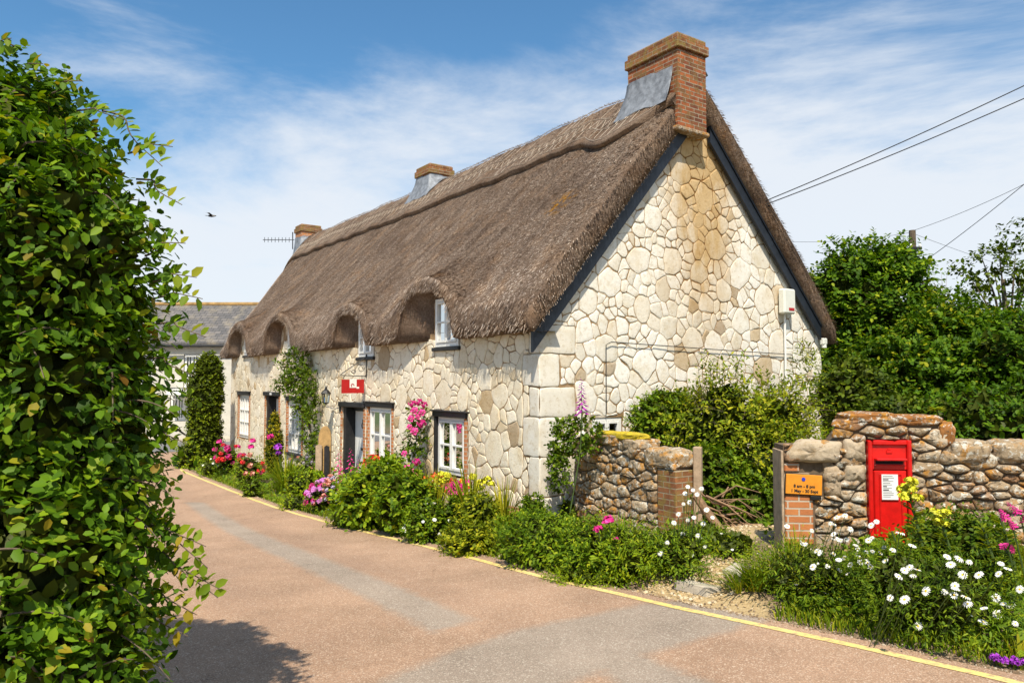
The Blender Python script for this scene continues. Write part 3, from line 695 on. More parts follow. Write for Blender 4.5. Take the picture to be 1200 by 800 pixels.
# loose straw ends combed down the slope: part of the thatch surface
def straws(n, dlo, dhi, s0, s1, lift, L, wd, name, parent, off=0.):
    V = np.zeros((n, 4, 3)); 
    for i in range(n):
        d = rng.uniform(dlo, dhi); s = rng.uniform(s0, min(s1, send(d) - .05)) if s1 > 0 else 0
        l = L * rng.uniform(.5, 1.4); sg = 1 if d > 0 else -1
        d2 = d + sg * l * .66; ds_ = rng.normal() * .22 * l + .10 * l
        if abs(d2) > (WF if d > 0 else WB) + .04: d2 = sg * ((WF if d > 0 else WB) + .05)
        z1 = zout(s, d) + off - .006; z2 = zout(s + ds_, d2) + off + lift * rng.uniform(.3, 1.6)
        w = wd * rng.uniform(.6, 1.5)
        V[i, 0] = W(s - w, d - RC, z1); V[i, 1] = W(s + w, d - RC, z1); V[i, 2] = W(s + ds_ + w * .6, d2 - RC, z2); V[i, 3] = W(s + ds_ - w * .6, d2 - RC, z2)
    F = np.arange(n * 4).reshape(n, 4)
    return mk(name, V.reshape(-1, 3), F, M['straw'], parent)
straws(120000, .8, WF - .02, S0, 99, .017, .060, .0070, 'straw', roof)
straws(5000, -WB, -.5, S0, 99, .020, .15, .008, 'straw', roof)
# shaggy straw on the near verge and on the eaves lip
n = 9000; V = np.zeros((n, 4, 3))
for i in range(n):
    if i < 4500:
        d = rng.uniform(-WB, WF); zo = zout(S0, d); zu = max(EZ, ZR - .54 - (FS if d > 0 else RS) * abs(d)); z = rng.uniform(zu, zo)
        l = rng.uniform(.02, .06); sg = 1 if d > 0 else -1; dd = sg * l * .7
        p = (S0 - .03, d - RC, z); q2 = (S0 - .07 - rng.uniform(0, .03), d - RC + dd, z - abs(dd) * 1.05); w = (.0, .006, .0045)
    else:
        s = rng.uniform(S0, send(WF)); zo = zout(s, WF); zi = zin(s); z = zi + (zo - zi) * rng.uniform(-.02, 1); l = rng.uniform(.03, .11)
        p = (s, WF - RC + .02, z + .03); q2 = (s + rng.normal() * .03, WF - RC + .05 + rng.uniform(0, .04), z - l * .6); w = (.006, 0, 0)
    V[i, 0] = W(p[0] - w[0], p[1] - w[1], p[2] - w[2]); V[i, 1] = W(p[0] + w[0], p[1] + w[1], p[2] + w[2])
    V[i, 2] = W(q2[0] + w[0] * .5, q2[1] + w[1] * .5, q2[2]); V[i, 3] = W(q2[0] - w[0] * .5, q2[1] - w[1] * .5, q2[2])
mk('eaves_straw', V.reshape(-1, 3), np.arange(n * 4).reshape(n, 4), M['straw'], roof)
# ridge cap with its cut edge and hazel rods
def capw(s): return 1.05 + .28 * math.exp(-((s - 1.0) / .6) ** 2) + .02 * math.sin(s * 5.2) - .25 * sst(.4, -.2, s)
SE = 20.6; NS2 = 260; vs = []; fs = []; prof = [-1.0, -1.0, -.75, -.5, -.25, 0, .25, .5, .75, .92, 1.0, 1.0]
for i in range(NS2 + 1):
    s = S0 - .07 + (SE - S0 + .07) * i / NS2; cw = capw(s)
    for j, p in enumerate(prof):
        d = p * cw * (1 if p > 0 else sst(-.6, 2.2, s) * .9 + .1); up = .165 if 0 < j < len(prof) - 1 else -.05
        if j in (1, len(prof) - 2): up = .15
        if j in (0, len(prof) - 1): d *= .90; up = -.03
        e = .06 * max(0, 1 - (s - S0 + .07) / .12) ** 2
        vs.append(W(s, d - RC, zout(max(s, S0 + .3) if s < S0 + .3 else s, d) + up - e + .012 * nz(s * 7, d * 7)))
K = len(prof)
for i in range(NS2):
    for j in range(K - 1): fs.append((i * K + j, i * K + j + 1, (i + 1) * K + j + 1, (i + 1) * K + j))
fs.append(tuple(range(K))); fs.append(tuple(NS2 * K + j for j in range(K))[::-1])
cap = mk('ridge_cap', vs, fs, M['ridge_thatch'], cot, smooth=True)
straws(12000, -.2, .95, S0, 20.4, .03, .10, .006, 'cap_straw', cap, off=.17)
mb = MB(); s = .0
def rp_(s, f, sg=1): d = sg * f * capw(s); return W(s, d - RC, zout(max(s, S0 + .3), d) + .18)
for f in (.12, .53, .73, .92):
    pts = [rp_(-.1 + i * .25, f + .02 * math.sin(i * 1.3)) for i in range(82)]
    mb.tube(pts, .006, 4)
s = 0.
while s < 20:
    mb.tube([rp_(s, .56), rp_(s + .10, .72)], .0065, 4); mb.tube([rp_(s + .10, .72), rp_(s + .2, .56)], .0065, 4)
    if random.random() < .7: mb.tube([rp_(s, .74), rp_(s + .06, .90)], .0065, 4)
    if random.random() < .5: mb.tube([rp_(s + .1, .16), rp_(s + .22, .50)], .0065, 4)
    s += .24
mb.build('hazel_rod', M['ligger'], cap)
# walls
GF = lambda t, d, z: W(-d, -t, z)          # gable frame: t across, d outwards
holes_f = [(a - .10, b + .10, c - .04, d + .10) for a, b, c, d in GWIN] + [(a - .04, b + .04, c, d + .04) for a, b, c, d in DWIN] + [(a, b, c - .3, d + .11) for a, b, c, d in DOORS]
def wall_mesh(polys, fr, depth, holes, name, mat, parent):
    mb = MB()
    ps = polys
    for h in holes: ps = subtract(ps, h)
    for p in ps:
        k = len(p); v = [fr(x, 0, y) for x, y in p]; mb.add(v, [tuple(range(k))])
        mb.add([fr(x, -depth, y) for x, y in p], [tuple(range(k))[::-1]])
    for (x0, x1, y0, y1) in holes:
        c = [(x0, y0), (x1, y0), (x1, y1), (x0, y1)]
        for i in range(4):
            a, b = c[i], c[(i + 1) % 4]; mb.add([fr(a[0], 0, a[1]), fr(b[0], 0, b[1]), fr(b[0], -depth, b[1]), fr(a[0], -depth, a[1])], [(0, 1, 2, 3)])
    for p in polys:
        for i in range(len(p)):
            a, b = p[i], p[(i + 1) % len(p)]; mb.add([fr(a[0], 0, a[1]), fr(b[0], 0, b[1]), fr(b[0], -depth, b[1]), fr(a[0], -depth, a[1])], [(0, 1, 2, 3)])
    return mb.build(name, mat, parent)
def front_top(s): 
    return zin(s)
fpoly = [[(0, -1.2), (LEN, -1.2), (LEN, 2.72), (0, 2.72)]]
for c, h, t in DORM: fpoly.append([(FUN[c][0], 2.723), (FUN[c][1], 2.723), (FUN[c][1], t - .12), (FUN[c][0] * .7 + FUN[c][1] * .3, t + .05), (FUN[c][0], t - .12)][:4])
fw = wall_mesh(fpoly, W, .35, holes_f, 'front_wall', M['mortar'], cot)
GWN = (1.06, 1.72, .55, 1.24)
gpoly = [(0, -1.0), (7.42, -1.0), (7.42, 2.72), (RC, 6.80), (0, 2.74)]
gw = wall_mesh([gpoly], GF, .35, [GWN], 'gable_wall', M['mortar_gable'], cot)
mb = MB()
mb.fbox(.36, LEN, -BACK, -BACK + .35, -1.2, 2.75); mb.build('rear_wall', M['render_white'], cot)
mb = MB(); v = [W(LEN, -.36, -1.2), W(20.9, -BACK, -1.2), W(20.9, -BACK, 2.7), W(19.6, -RC, 5.9), W(LEN, -.36, 2.7), ]
v += [tuple(np.array(p) + np.array([.2, -.28, 0])) for p in v]; mb.add(v, [(0, 1, 2, 3, 4), (9, 8, 7, 6, 5)] + [(i, (i + 1) % 5, (i + 1) % 5 + 5, i + 5) for i in range(5)]); mb.build('end_wall', M['render_white'], cot)
# quoins at the near corner, laid alternately long and short
rg = random.Random(5); mbq = MB(); WWf = warp(W, .02); GWf = warp(GF, .02); z = -.45; qh_f = []; qh_g = []; k = 0
while z < 2.7:
    h = rg.choice([.34, .46, .52, .60]); z2 = min(z + h, 2.72); lf = .26 if k % 2 else .42; lg = rg.uniform(.62, .8) if k % 2 else rg.uniform(.36, .5)
    qh_f.append((0, lf, z, z2)); qh_g.append((0, lg, z, z2))
    add_stone(mbq, [(-.01, z), (lf, z), (lf, z2), (-.01, z2)], WWf, .010, .008, rg=rg)
    add_stone(mbq, [(-.01, z), (lg, z), (lg, z2), (-.01, z2)], GWf, .010, .008, rg=rg)
    z = z2; k += 1
mbq.build('quoin', M['quoin'], cot, smooth=True); mbq = MB()
z = -.3; k = 0
while z < 2.4:
    z2 = min(z + rg.choice([.4, .5, .6]), 2.5); lg = .34 if k % 2 else .5; qh_g.append((7.42 - lg, 7.42, z, z2))
    add_stone(mbq, [(7.42 - lg, z), (7.43, z), (7.43, z2), (7.42 - lg, z2)], GF, .028, .008, rg=rg); z = z2; k += 1
mbq.build('quoin', M['quoin'], cot, smooth=True)
RAD = [(.29, 6), (.185, 14), (.10, 46), (.055, 170)]
mb = MB(); rg = random.Random(7); WWf = warp(W, .05); GWf = warp(GF, .06)
for p in cells(0, LEN, -1.0, 3.7, RAD, .95, 21):
    ps = [clip(p, 0, 1, 3.7)]
    ps = [clip(clip(q, 1, 0, LEN), -1, 0, 0) for q in ps if len(q) > 2]
    ps = [q for q in ps if len(q) > 2]
    for h in holes_f + qh_f: ps = subtract(ps, h)
    for q in ps:
        cx = sum(a[0] for a in q) / len(q); cy = sum(a[1] for a in q) / len(q)
        if max(v[1] for v in q) > 2.60:
            def ins(x, y): return any(FUN[c][0] + .02 < x < FUN[c][1] - .02 and y < zin(c - h_ + 2 * h_ * (x - FUN[c][0]) / (FUN[c][1] - FUN[c][0])) - .06 for c, h_, t in DORM)
            if not all(v[1] < 2.6 or ins(*v) for v in q):
                q = clip(q, 0, 1, 2.60)
                if len(q) < 3: continue
        far = cx > 9.5
        add_stone(mb, q, WWf, rg.uniform(.003, .013) * (.5 if far else 1), .008 if not far else .005, rough=.003, rg=rg)
mb.build('rubble_stone', M['stone_front'], fw, smooth=True)
mb = MB()
for p in cells(0, 7.42, -.9, 6.8, RAD, 1.0, 33):
    ps = [p]
    for i in range(5):
        a, b = gpoly[i], gpoly[(i + 1) % 5]; dx, dy = b[0] - a[0], b[1] - a[1]; l = math.hypot(dx, dy)
        ps = [clip(q, dy / l, -dx / l, (dy * a[0] - dx * a[1]) / l) for q in ps if len(q) > 2]
    ps = [q for q in ps if len(q) > 2]
    for h in [(GWN[0] - .03, GWN[1] + .03, GWN[2] - .03, GWN[3] + .03)] + qh_g: ps = subtract(ps, h)
    for q in ps: add_stone(mb, q, GWf, rg.uniform(.003, .013), .0085, rough=.003, rg=rg)
mb.build('rubble_stone', M['stone_gable'], gw, smooth=True)
# bargeboards
def bargeboard(side):
    mb = MB(); d0, d1 = (.30, WF - .06) if side > 0 else (-.32, -WB + .42); sl = FS if side > 0 else RS
    z0, z1 = ZR - .52 - sl * abs(d0), ZR - .52 - sl * abs(d1); w = .33
    mb.hexa([W(-.125, d0 - RC, z0 - w), W(-.065, d0 - RC, z0 - w), W(-.065, d1 - RC, z1 - w), W(-.125, d1 - RC, z1 - w), W(-.125, d0 - RC, z0), W(-.065, d0 - RC, z0), W(-.065, d1 - RC, z1), W(-.125, d1 - RC, z1)])
    mb.hexa([W(-.145, d0 - RC, z0 - .07), W(-.127, d0 - RC, z0 - .07), W(-.127, d1 - RC, z1 - .07), W(-.145, d1 - RC, z1 - .07), W(-.145, d0 - RC, z0 + .01), W(-.127, d0 - RC, z0 + .01), W(-.127, d1 - RC, z1 + .01), W(-.145, d1 - RC, z1 + .01)])
    mb.build('bargeboard', M['blue_board'], cot)
bargeboard(1); bargeboard(-1)
# windows
def window(fr, x0, x1, z0, z1, cols, rows, parent, casements=2, lintel=None, sill=None, brick=False, dark_left=False, depth=.045, cards=False, curtains=False, bar=.028, outer=None):
    fw_ = .06; mb = MB()
    if outer: x0, x1, z0, z1 = x0, x1, z0, z1
    y0, y1 = -depth - .05, -depth + .015
    mb.bbox(x0, x0 + fw_, y0, y1, z0, z1, .006, fr=fr); mb.bbox(x1 - fw_, x1, y0, y1, z0, z1, .006, fr=fr)
    mb.bbox(x0 + fw_, x1 - fw_, y0, y1, z1 - fw_, z1, .006, fr=fr); mb.bbox(x0 + fw_, x1 - fw_, y0, y1, z0, z0 + fw_ * 1.2, .006, fr=fr)
    wi = mb.build('window', M['white_paint'], parent)
    ix0, ix1 = x0 + fw_, x1 - fw_; iz0, iz1 = z0 + fw_ * 1.2, z1 - fw_; cw = (ix1 - ix0) / casements
    for c in range(casements):
        a, b = ix0 + c * cw + .003, ix0 + (c + 1) * cw - .003; s_ = .042; mb = MB(); ya, yb = y0 + .004, y1 + .018
        mb.bbox(a, a + s_, ya, yb, iz0 + .003, iz1 - .003, .005, fr=fr); mb.bbox(b - s_, b, ya, yb, iz0 + .003, iz1 - .003, .005, fr=fr)
        mb.bbox(a + s_, b - s_, ya, yb, iz1 - s_ - .003, iz1 - .003, .005, fr=fr); mb.bbox(a + s_, b - s_, ya, yb, iz0 + .003, iz0 + s_ + .01, .005, fr=fr)
        ga, gb_, gc, gd = a + s_, b - s_, iz0 + s_ + .01, iz1 - s_ - .003
        for i in range(1, cols):
            x = ga + (gb_ - ga) * i / cols; mb.fbox(x - bar / 2, x + bar / 2, ya + .01, yb - .004, gc, gd, fr=fr)
        for i in range(1, rows):
            z = gc + (gd - gc) * i / rows; mb.fbox(ga, gb_, ya + .012, yb - .006, z - bar / 2, z + bar / 2, fr=fr)
        mb.build('casement', M['white_paint'], wi)
        mb = MB(); yg = (ya + yb) / 2 - .006; mb.add([fr(ga, yg, gc), fr(gb_, yg, gc), fr(gb_, yg, gd), fr(ga, yg, gd)], [(0, 1, 2, 3)]); mb.build('pane', M['glass'], wi)
        if cards:
            for i in range(rows):
                za = gc + (gd - gc) * i / rows + .05; zb_ = gc + (gd - gc) * (i + 1) / rows - .05; mb = MB()
                mb.fbox(ga + .02, gb_ - .02, yg - .03, yg - .02, za - .03, zb_ + .03, 0, fr); mb.fbox(ga + .055, gb_ - .055, yg - .019, yg - .012, za + .02, zb_ - .02, 1, fr)
                for k in range(5):
                    zz = za + .05 + k * (zb_ - za - .1) / 5; mb.fbox(ga + .075, gb_ - .085, yg - .0115, yg - .009, zz, zz + .012, 2, fr)
                mb.build('window_card', [M['green_card'] if (i or c == 0) else M['green_card'], M['paper'], M['sign_red'] if i == 0 else M['green_card']], wi)
    # reveal back: a shallow dim room
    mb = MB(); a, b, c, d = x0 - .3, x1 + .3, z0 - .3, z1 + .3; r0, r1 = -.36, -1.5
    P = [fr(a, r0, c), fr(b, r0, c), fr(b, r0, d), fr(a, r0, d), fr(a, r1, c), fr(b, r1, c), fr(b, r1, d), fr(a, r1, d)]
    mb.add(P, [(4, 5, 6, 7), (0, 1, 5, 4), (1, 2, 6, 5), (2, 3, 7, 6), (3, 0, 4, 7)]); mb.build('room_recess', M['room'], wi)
    if curtains:
        for (ca, cb) in ((x0 + .05, x0 + (x1 - x0) * .34), (x1 - (x1 - x0) * .34, x1 - .05)):
            v = []; K = 18
            for i in range(K + 1):
                x = ca + (cb - ca) * i / K; y = y0 - .09 + .02 * math.sin(i * 1.9); v += [fr(x, y, z0 + .02), fr(x, y, z1 - .02)]
            mk('curtain', v, [(2 * i, 2 * i + 2, 2 * i + 3, 2 * i + 1) for i in range(K)], M['curtain'], wi, smooth=True)
    if lintel:
        mb = MB(); l = lintel; mb.bbox(x0 - l, x1 + l * .9, -.3, .05, z1 + .004, z1 + .10, .012, fr=fr)
        # uneven top plank
        mb.bbox(x0 - l - .06, x1 + l + .03, -.05, .085, z1 + .095, z1 + .125, .01, fr=fr); mb.build('lintel', M['black_wood'], wi)
    if sill:
        mb = MB(); mb.bbox(x0 - .07, x1 + .07, -.22, sill, z0 - .075, z0 - .004, .012, fr=fr); mb.build('sill', M['black_wood'], wi)
    if brick:
        for (a, b) in ((x0 - .075, x0 - .004), (x1 + .004, x1 + .075)):
            mb = MB(); mb.bbox(a, b, -.30, .022, z0 - .06, z1 - .002, .008, fr=fr); mb.build('brick_jamb' if not (dark_left and b > x1) else 'timber_jamb', M['brick_orange'] if not (dark_left and b > x1) else M['black_wood'], wi, uv=True)
    return wi
window(W, *GWIN[0], 1, 2, cot, lintel=.10, brick=True, cards=True, dark_left=True)
window(W, *GWIN[1], 1, 2, cot, lintel=.12, brick=True, curtains=True)
window(W, *GWIN[2], 2, 3, cot, lintel=.10, sill=.07, brick=True, curtains=True)
window(W, *GWIN[3], 2, 3, cot, lintel=.10, brick=True, curtains=True)
for i, d in enumerate(DWIN): window(W, *d, 1, 2 if i != 0 else 2, cot, sill=.06, depth=.0, curtains=(i > 1))
window(GF, *GWN, 1, 1, cot, depth=.03)
# doors
def door(x0, x1, z0, z1, stable, number):
    fr = W; mb = MB()
    mb.bbox(x0 + .03, x0 + .12, -.34, -.22, z0, z1, .008); mb.bbox(x1 - .15, x1, -.34, -.02, z0, z1, .008); mb.bbox(x0 + .12, x1 - .15, -.34, -.2, z1 - .09, z1, .008)
    mb.bbox(x0 - .12, x1 + .16, -.3, .06, z1 + .003, z1 + .12, .015)
    fm = mb.build('door_frame', M['black_wood'], cot)
    a, b = x0 + .125, x1 - .155; mb = MB(); n = 6; sp = z0 + (z1 - z0) * .5
    segs = [(z0 + .02, sp - .004), (sp + .004, z1 - .095)] if stable else [(z0 + .02, z1 - .095)]
    for (c, d) in segs:
        for i in range(n): mb.bbox(a + (b - a) * i / n + .002, a + (b - a) * (i + 1) / n - .002, -.30, -.255, c, d, .005)
    if stable: mb.bbox(a, b, -.254, -.225, sp + .0, sp + .05, .006)
    dr = mb.build('door', M['white_paint'], cot)
    mb = MB(); hx = a + .1; mb.bbox(hx - .02, hx + .02, -.254, -.245, z0 + .95, z0 + 1.15, .004); mb.tube([W(hx, -.245, z0 + 1.08), W(hx, -.20, z0 + 1.08), W(hx, -.20, z0 + .98), W(hx, -.245, z0 + .98)], .008, 6)
    mb.build('door_handle', M['dark_metal'], dr)
    mb = MB(); cx = (a + b) / 2; mb.tube([W(cx + .045 * math.cos(t), -.235, z1 - .42 + .06 * math.sin(t)) for t in [i * math.pi / 6 for i in range(13)]], .010, 6); mb.bbox(cx - .025, cx + .025, -.254, -.235, z1 - .38, z1 - .28, .006)
    mb.build('door_knocker', M['dark_metal'], dr)
    mb = MB(); mb.bbox(cx - .11, cx + .11, -.254, -.246, sp + .12 if stable else sp, sp + .18 if stable else sp + .06, .004); mb.build('letter_slot', M['dark_metal'], dr)
    mb = MB(); mb.fbox(x0 - .05, x1 + .05, -.34, .12, z0 - .22, z0 + .0); mb.build('doorstep', M['slab'], cot)
    for (p, q) in ((x0 - .115, x0 - .004), (x1 + .004, x1 + .09)):
        mb = MB(); mb.bbox(p, q, -.30, .02, z0 - .1, z1 - .002, .008); mb.build('brick_jamb', M['brick_orange'], fm, uv=True)
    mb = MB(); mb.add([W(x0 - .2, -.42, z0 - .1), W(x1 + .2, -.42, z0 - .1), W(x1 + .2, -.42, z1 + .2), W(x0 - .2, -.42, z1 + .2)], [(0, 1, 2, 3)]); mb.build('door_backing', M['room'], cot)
    if number:
        mb = MB(); mb.bbox(cx - .09, cx + .09, .061, .068, z1 + .03, z1 + .09, .004); mb.build('number_plate', M['paper'], fm)
door(*DOORS[0], False, False); door(*DOORS[1], True, True)
# chimneys
def chimney(s0, s1, n0, n1, zb_, zt, mat, flash, ledge=False, skirt=.25):
    ch = MB(); ch.bbox(s0, s1, n0, n1, zb_, zt - .29, .006); st = ch.build('chimney', mat, cot, uv=True)
    mb = MB(); o = .045
    mb.bbox(s0 - o, s1 + o, n0 - o, n1 + o, zt - .287, zt - .11, .012); mb.bbox(s0 - .01, s1 + .01, n0 - .01, n1 + .01, zt - .108, zt, .02)
    mb.build('chimney_cap', M['brick_mossy'], st, uv=True)
    mb = MB(); mb.lathe(W((s0 + s1) / 2, (n0 + n1) / 2, zt - .02), [(.14, 0), (.13, .05), (.10, .06), (.02, .055)], 14); mb.build('chimney_capping', M['slab'], st)
    if flash:
        # draped lead skirt: upper edge tight to the brick, lower edge spread over the ridge
        vs = []; K = 40; per = []
        c = [(s0, n1), (s1, n1), (s1, n0), (s0, n0)]; segs = c if not ledge else c
        pts = []
        for i in range(3 if ledge else 4):
            a, b = c[i], c[(i + 1) % 4]
            for k in range(12): t = k / 12; pts.append((a[0] * (1 - t) + b[0] * t, a[1] * (1 - t) + b[1] * t))
        if ledge: pts.append(c[3])
        cs_, cn = (s0 + s1) / 2, (n0 + n1) / 2; rows = 6
        for i, (s, n) in enumerate(pts):
            ds_, dn = s - cs_, n - cn; L = math.hypot(ds_ / (s1 - s0), dn / (n1 - n0)) 
            for r in range(rows + 1):
                f = r / rows; off = skirt * f ** 1.7 
                ss = s + (ds_ / (s1 - s0)) * 2.0 * off; nn = n + (dn / (n1 - n0)) * 2.0 * off
                if ledge: ss = max(ss, S0 - .0)
                zr = zout(max(ss, S0 + .3), nn + RC) + .19 + .015 * math.sin(i * 1.1) ; ztop = flash + (.03 if (i // 6) % 2 else 0)
                z = ztop * (1 - f) ** 1.4 + zr * (1 - (1 - f) ** 1.4) + .01 * nz(i * .9, f * 4)
                e = .012 * (1 - f); vs.append(W(ss + math.copysign(e, ds_), nn + math.copysign(e, dn), max(z, zr)))
        Q = len(pts); R_ = rows + 1; fs = []
        for i in range(Q - 1 if ledge else Q):
            j = (i + 1) % Q
            for r in range(rows): fs.append((i * R_ + r, j * R_ + r, j * R_ + r + 1, i * R_ + r + 1))
        mk('lead_flashing', vs, fs, M['lead'], st, smooth=True)
    return st
c1 = chimney(-.27, .98, -3.60, -2.86, 6.30, 7.98, M['brick'], 7.40, True, .20)
mb = MB(); mb.bbox(-.30, .02, -3.66, -2.80, 6.22, 6.298, .02); mb.build('ledge_stone', M['capstone'], c1)
chimney(9.3, 10.1, -3.95, -3.2, 6.7, 7.98, M['brick_orange'], 7.66, False, .26)
chimney(19.6, 20.3, -3.95, -3.15, 6.2, 8.0, M['brick_orange'], 7.5, False, .15)
# cable clipped along the gable and down
mb = MB(); mb.tube([GF(1.33, .045, 1.3), GF(1.33, .05, 2.42), GF(1.45, .05, 2.47), GF(4.3, .05, 2.40), GF(6.35, .05, 2.36), GF(6.4, .05, 2.2)], .008, 5); mb.build('wall_cable', M['cable'], cot)
mb = MB(); mb.tube([GF(6.12, .06, 1.0), GF(6.12, .06, 3.2)], .022, 8); mb.build('drain_pipe', M['white_paint'], cot)
mb = MB(); mb.bbox(5.93, 6.30, .04, .20, 3.16, 3.66, .03, fr=GF); ab = mb.build('alarm_box', M['plastic_white'], cot)
mb = MB(); mb.bbox(6.06, 6.24, .201, .206, 3.22, 3.28, .003, fr=GF); mb.build('alarm_label', M['sign_red'], ab)
mb = MB(); mb.bbox(7.30, 7.44, .05, .16, 2.58, 2.72, .02, fr=GF); mb.lathe(GF(7.37, .12, 2.52), [(.05, 0), (.045, .07)], 10); mb.build('security_lamp', M['plastic_white'], cot)
# ------------------------------------------------------------------ foliage tools
def nrm(a): return a / (np.linalg.norm(a, axis=-1, keepdims=True) + 1e-9)
LEAF = np.array([(0, 0, 0), (.28, .30, .07), (.68, .27, .05), (1, 0, -.06), (.68, -.27, .05), (.28, -.30, .07)]); LEAFF = [(0, 3, 2, 1), (0, 5, 4, 3)]
SLIM = LEAF * np.array([1, .45, .6])
DIAM = np.array([(0, 0, 0), (.45, .3, .03), (1, 0, -.03), (.45, -.3, .03)]); DIAMF = [(0, 1, 2, 3)]
def leaves(name, P, D, U, size, mat, parent, tmpl=LEAF, tf=LEAFF, mi=None, kind=None):
    P = np.asarray(P); n = len(P); D = nrm(np.asarray(D)); U = np.asarray(U); Y = nrm(np.cross(U, D)); Z = np.cross(D, Y)
    size = np.broadcast_to(np.asarray(size), (n,))
    T = tmpl[None] * size[:, None, None]
    V = P[:, None] + T[..., 0:1] * D[:, None] + T[..., 1:2] * Y[:, None] + T[..., 2:3] * Z[:, None]
    k = len(tmpl); f = np.array(tf); F = (f[None] + (np.arange(n) * k)[:, None, None]).reshape(-1, f.shape[1])
    m = None if mi is None else np.repeat(mi, len(tf))
    o = mk(name, V.reshape(-1, 3), F, mat, parent, mi=m)
    return o
def inside(p, ell, f=1.):
    for c, r in ell:
        q = (p - np.array(c)) / (np.array(r) * f)
        if (q ** 2).sum() < 1: return True
    return False
def shell_pts(ell, n, lo=.86, hi=1.06, zmin=None, front=None, amp=.12, fr=1.4):
    w = np.array([r[0] * r[1] + r[0] * r[2] + r[1] * r[2] for c, r in ell]); w = w / w.sum(); out = []; nrmls = []; tries = 0
    while len(out) < n and tries < n * 30:
        tries += 1
        i = rng.choice(len(ell), p=w); c, r = np.array(ell[i][0]), np.array(ell[i][1])
        d = rng.normal(size=3); d /= np.linalg.norm(d)
        nzv = mn.noise(Vector(c + d * r) * fr) * amp * 2 + mn.noise(Vector(c + d * r) * fr * 2.7) * amp
        f = rng.uniform(lo, hi) + nzv; p = c + d * r * f
        if zmin is not None and p[2] < (zmin(p) if callable(zmin) else zmin): continue
        if front is not None and not front(p, d): continue
        if any(j != i and (((p - np.array(cc)) / (np.array(rr) * .84)) ** 2).sum() < 1 for j, (cc, rr) in enumerate(ell)): continue
        out.append(p); nrmls.append(nrm(d / r))
    return np.array(out), np.array(nrmls)
def shoots(P, Nn, per, length, lsize, up=.5, droop=.35, jit=.5):
    """a curved shoot at each point carrying leaves on alternate sides"""
    LP = []; LD = []; LU = []; LS = []; tips = []; curves = []
    for p, nn in zip(P, Nn):
        d = nn + rng.normal(size=3) * jit + np.array([0, 0, up]); d /= np.linalg.norm(d)
        L = length * rng.uniform(.6, 1.4); side = np.cross(d, rng.normal(size=3)); side /= np.linalg.norm(side) + 1e-9
        pts = []
        for k in range(per):
            t = (k + .6) / per; q = p + d * L * (t - .35) + np.array([0, 0, -droop * L * t * t]); pts.append(q)
            sd_ = side * (1 if k % 2 else -1); ld = sd_ * .9 + d * .55 + nn * .25 + np.array([0, 0, -.25]) + rng.normal(size=3) * .25
            lu = np.array([0, 0, 1.]) + nn * .7 + rng.normal(size=3) * .35
            LP.append(q); LD.append(ld); LU.append(lu); LS.append(lsize * rng.uniform(.6, 1.25) * (1.1 - .45 * t)); tips.append(t)
        curves.append(pts)
    return np.array(LP), np.array(LD), np.array(LU), np.array(LS), np.array(tips), curves
def core(name, ell, mat, parent, f=.80, zmin=-2):
    mb = MB()
    for c, r in ell:
        c, r = np.array(c), np.array(r); A, B = 18, 12; base = []
        for i in range(B + 1):
            for j in range(A):
                th = math.pi * i / B; ph = 2 * math.pi * j / A; d = np.array([math.sin(th) * math.cos(ph), math.sin(th) * math.sin(ph), math.cos(th)])
                k = f * (1 + .12 * mn.noise(Vector(c + d * r) * 2.1)); q = c + d * r * k; q[2] = max(q[2], zmin); base.append(q)
        mb.add(base, [(i * A + j, (i + 1) * A + j, (i + 1) * A + (j + 1) % A, i * A + (j + 1) % A) for i in range(B) for j in range(A)])
    return mb.build(name, mat, parent, smooth=True)
TIPF = [.45]
def bush(name, label, cat, ell, n, per, length, lsize, mat, group=None, tmpl=LEAF, tf=LEAFF, base=None, tipmat=None, coref=.78, up=.5, droop=.35, trunk=None, twigs=0, front=None, amp=.12, zmin=None, jit=.5):
    c0 = ell[0][0]; b = base or (c0[0], c0[1], gz(c0[0], c0[1])); t = thing(name, label, cat, b, group)
    P, Nn = shell_pts(ell, n, zmin=(lambda p: gz(p[0], p[1]) + .02) if zmin is None else zmin, front=front, amp=amp)
    LP, LD, LU, LS, tips, cv = shoots(P, Nn, per, length, lsize, up, droop, jit)
    if tipmat is not None:
        mi = ((tips > .72) & (LP[:, 2] > b[2] + .0) & (rng.random(len(tips)) < TIPF[0])).astype(int)
        leaves('foliage', LP, LD, LU, LS, [mat, tipmat], t, tmpl, tf, mi)
    else: leaves('foliage', LP, LD, LU, LS, mat, t, tmpl, tf)
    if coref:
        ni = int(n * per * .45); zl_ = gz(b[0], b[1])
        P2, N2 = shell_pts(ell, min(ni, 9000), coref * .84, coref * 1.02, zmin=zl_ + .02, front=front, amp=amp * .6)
        leaves('shade_painted_foliage', P2, rng.normal(size=P2.shape) + N2 * .3, N2 + rng.normal(size=P2.shape) * .5, lsize * 1.7 * rng.uniform(.7, 1.2, len(P2)), M['inner'], t, LEAF, LEAFF)  # inner leaf layer, with crown shade put into its colour
        core('dark_shade_core', ell, M['core'], t, coref * .80, zl_)  # added dark body, reads as shade through gaps in the leaves
    if trunk: trunk(t)
    if twigs:
        mb = MB()
        for k in rng.choice(len(cv), min(twigs, len(cv)), replace=False):
            pts = cv[k]; st = pts[0] * .6 + np.array(ell[0][0]) * .4; mb.tube([pts[0] - (pts[0] - st) * .25] + pts, np.linspace(.006, .002, len(pts) + 1), 4, cap=False)
        mb.build('twig', M['bark'], t)
    return t
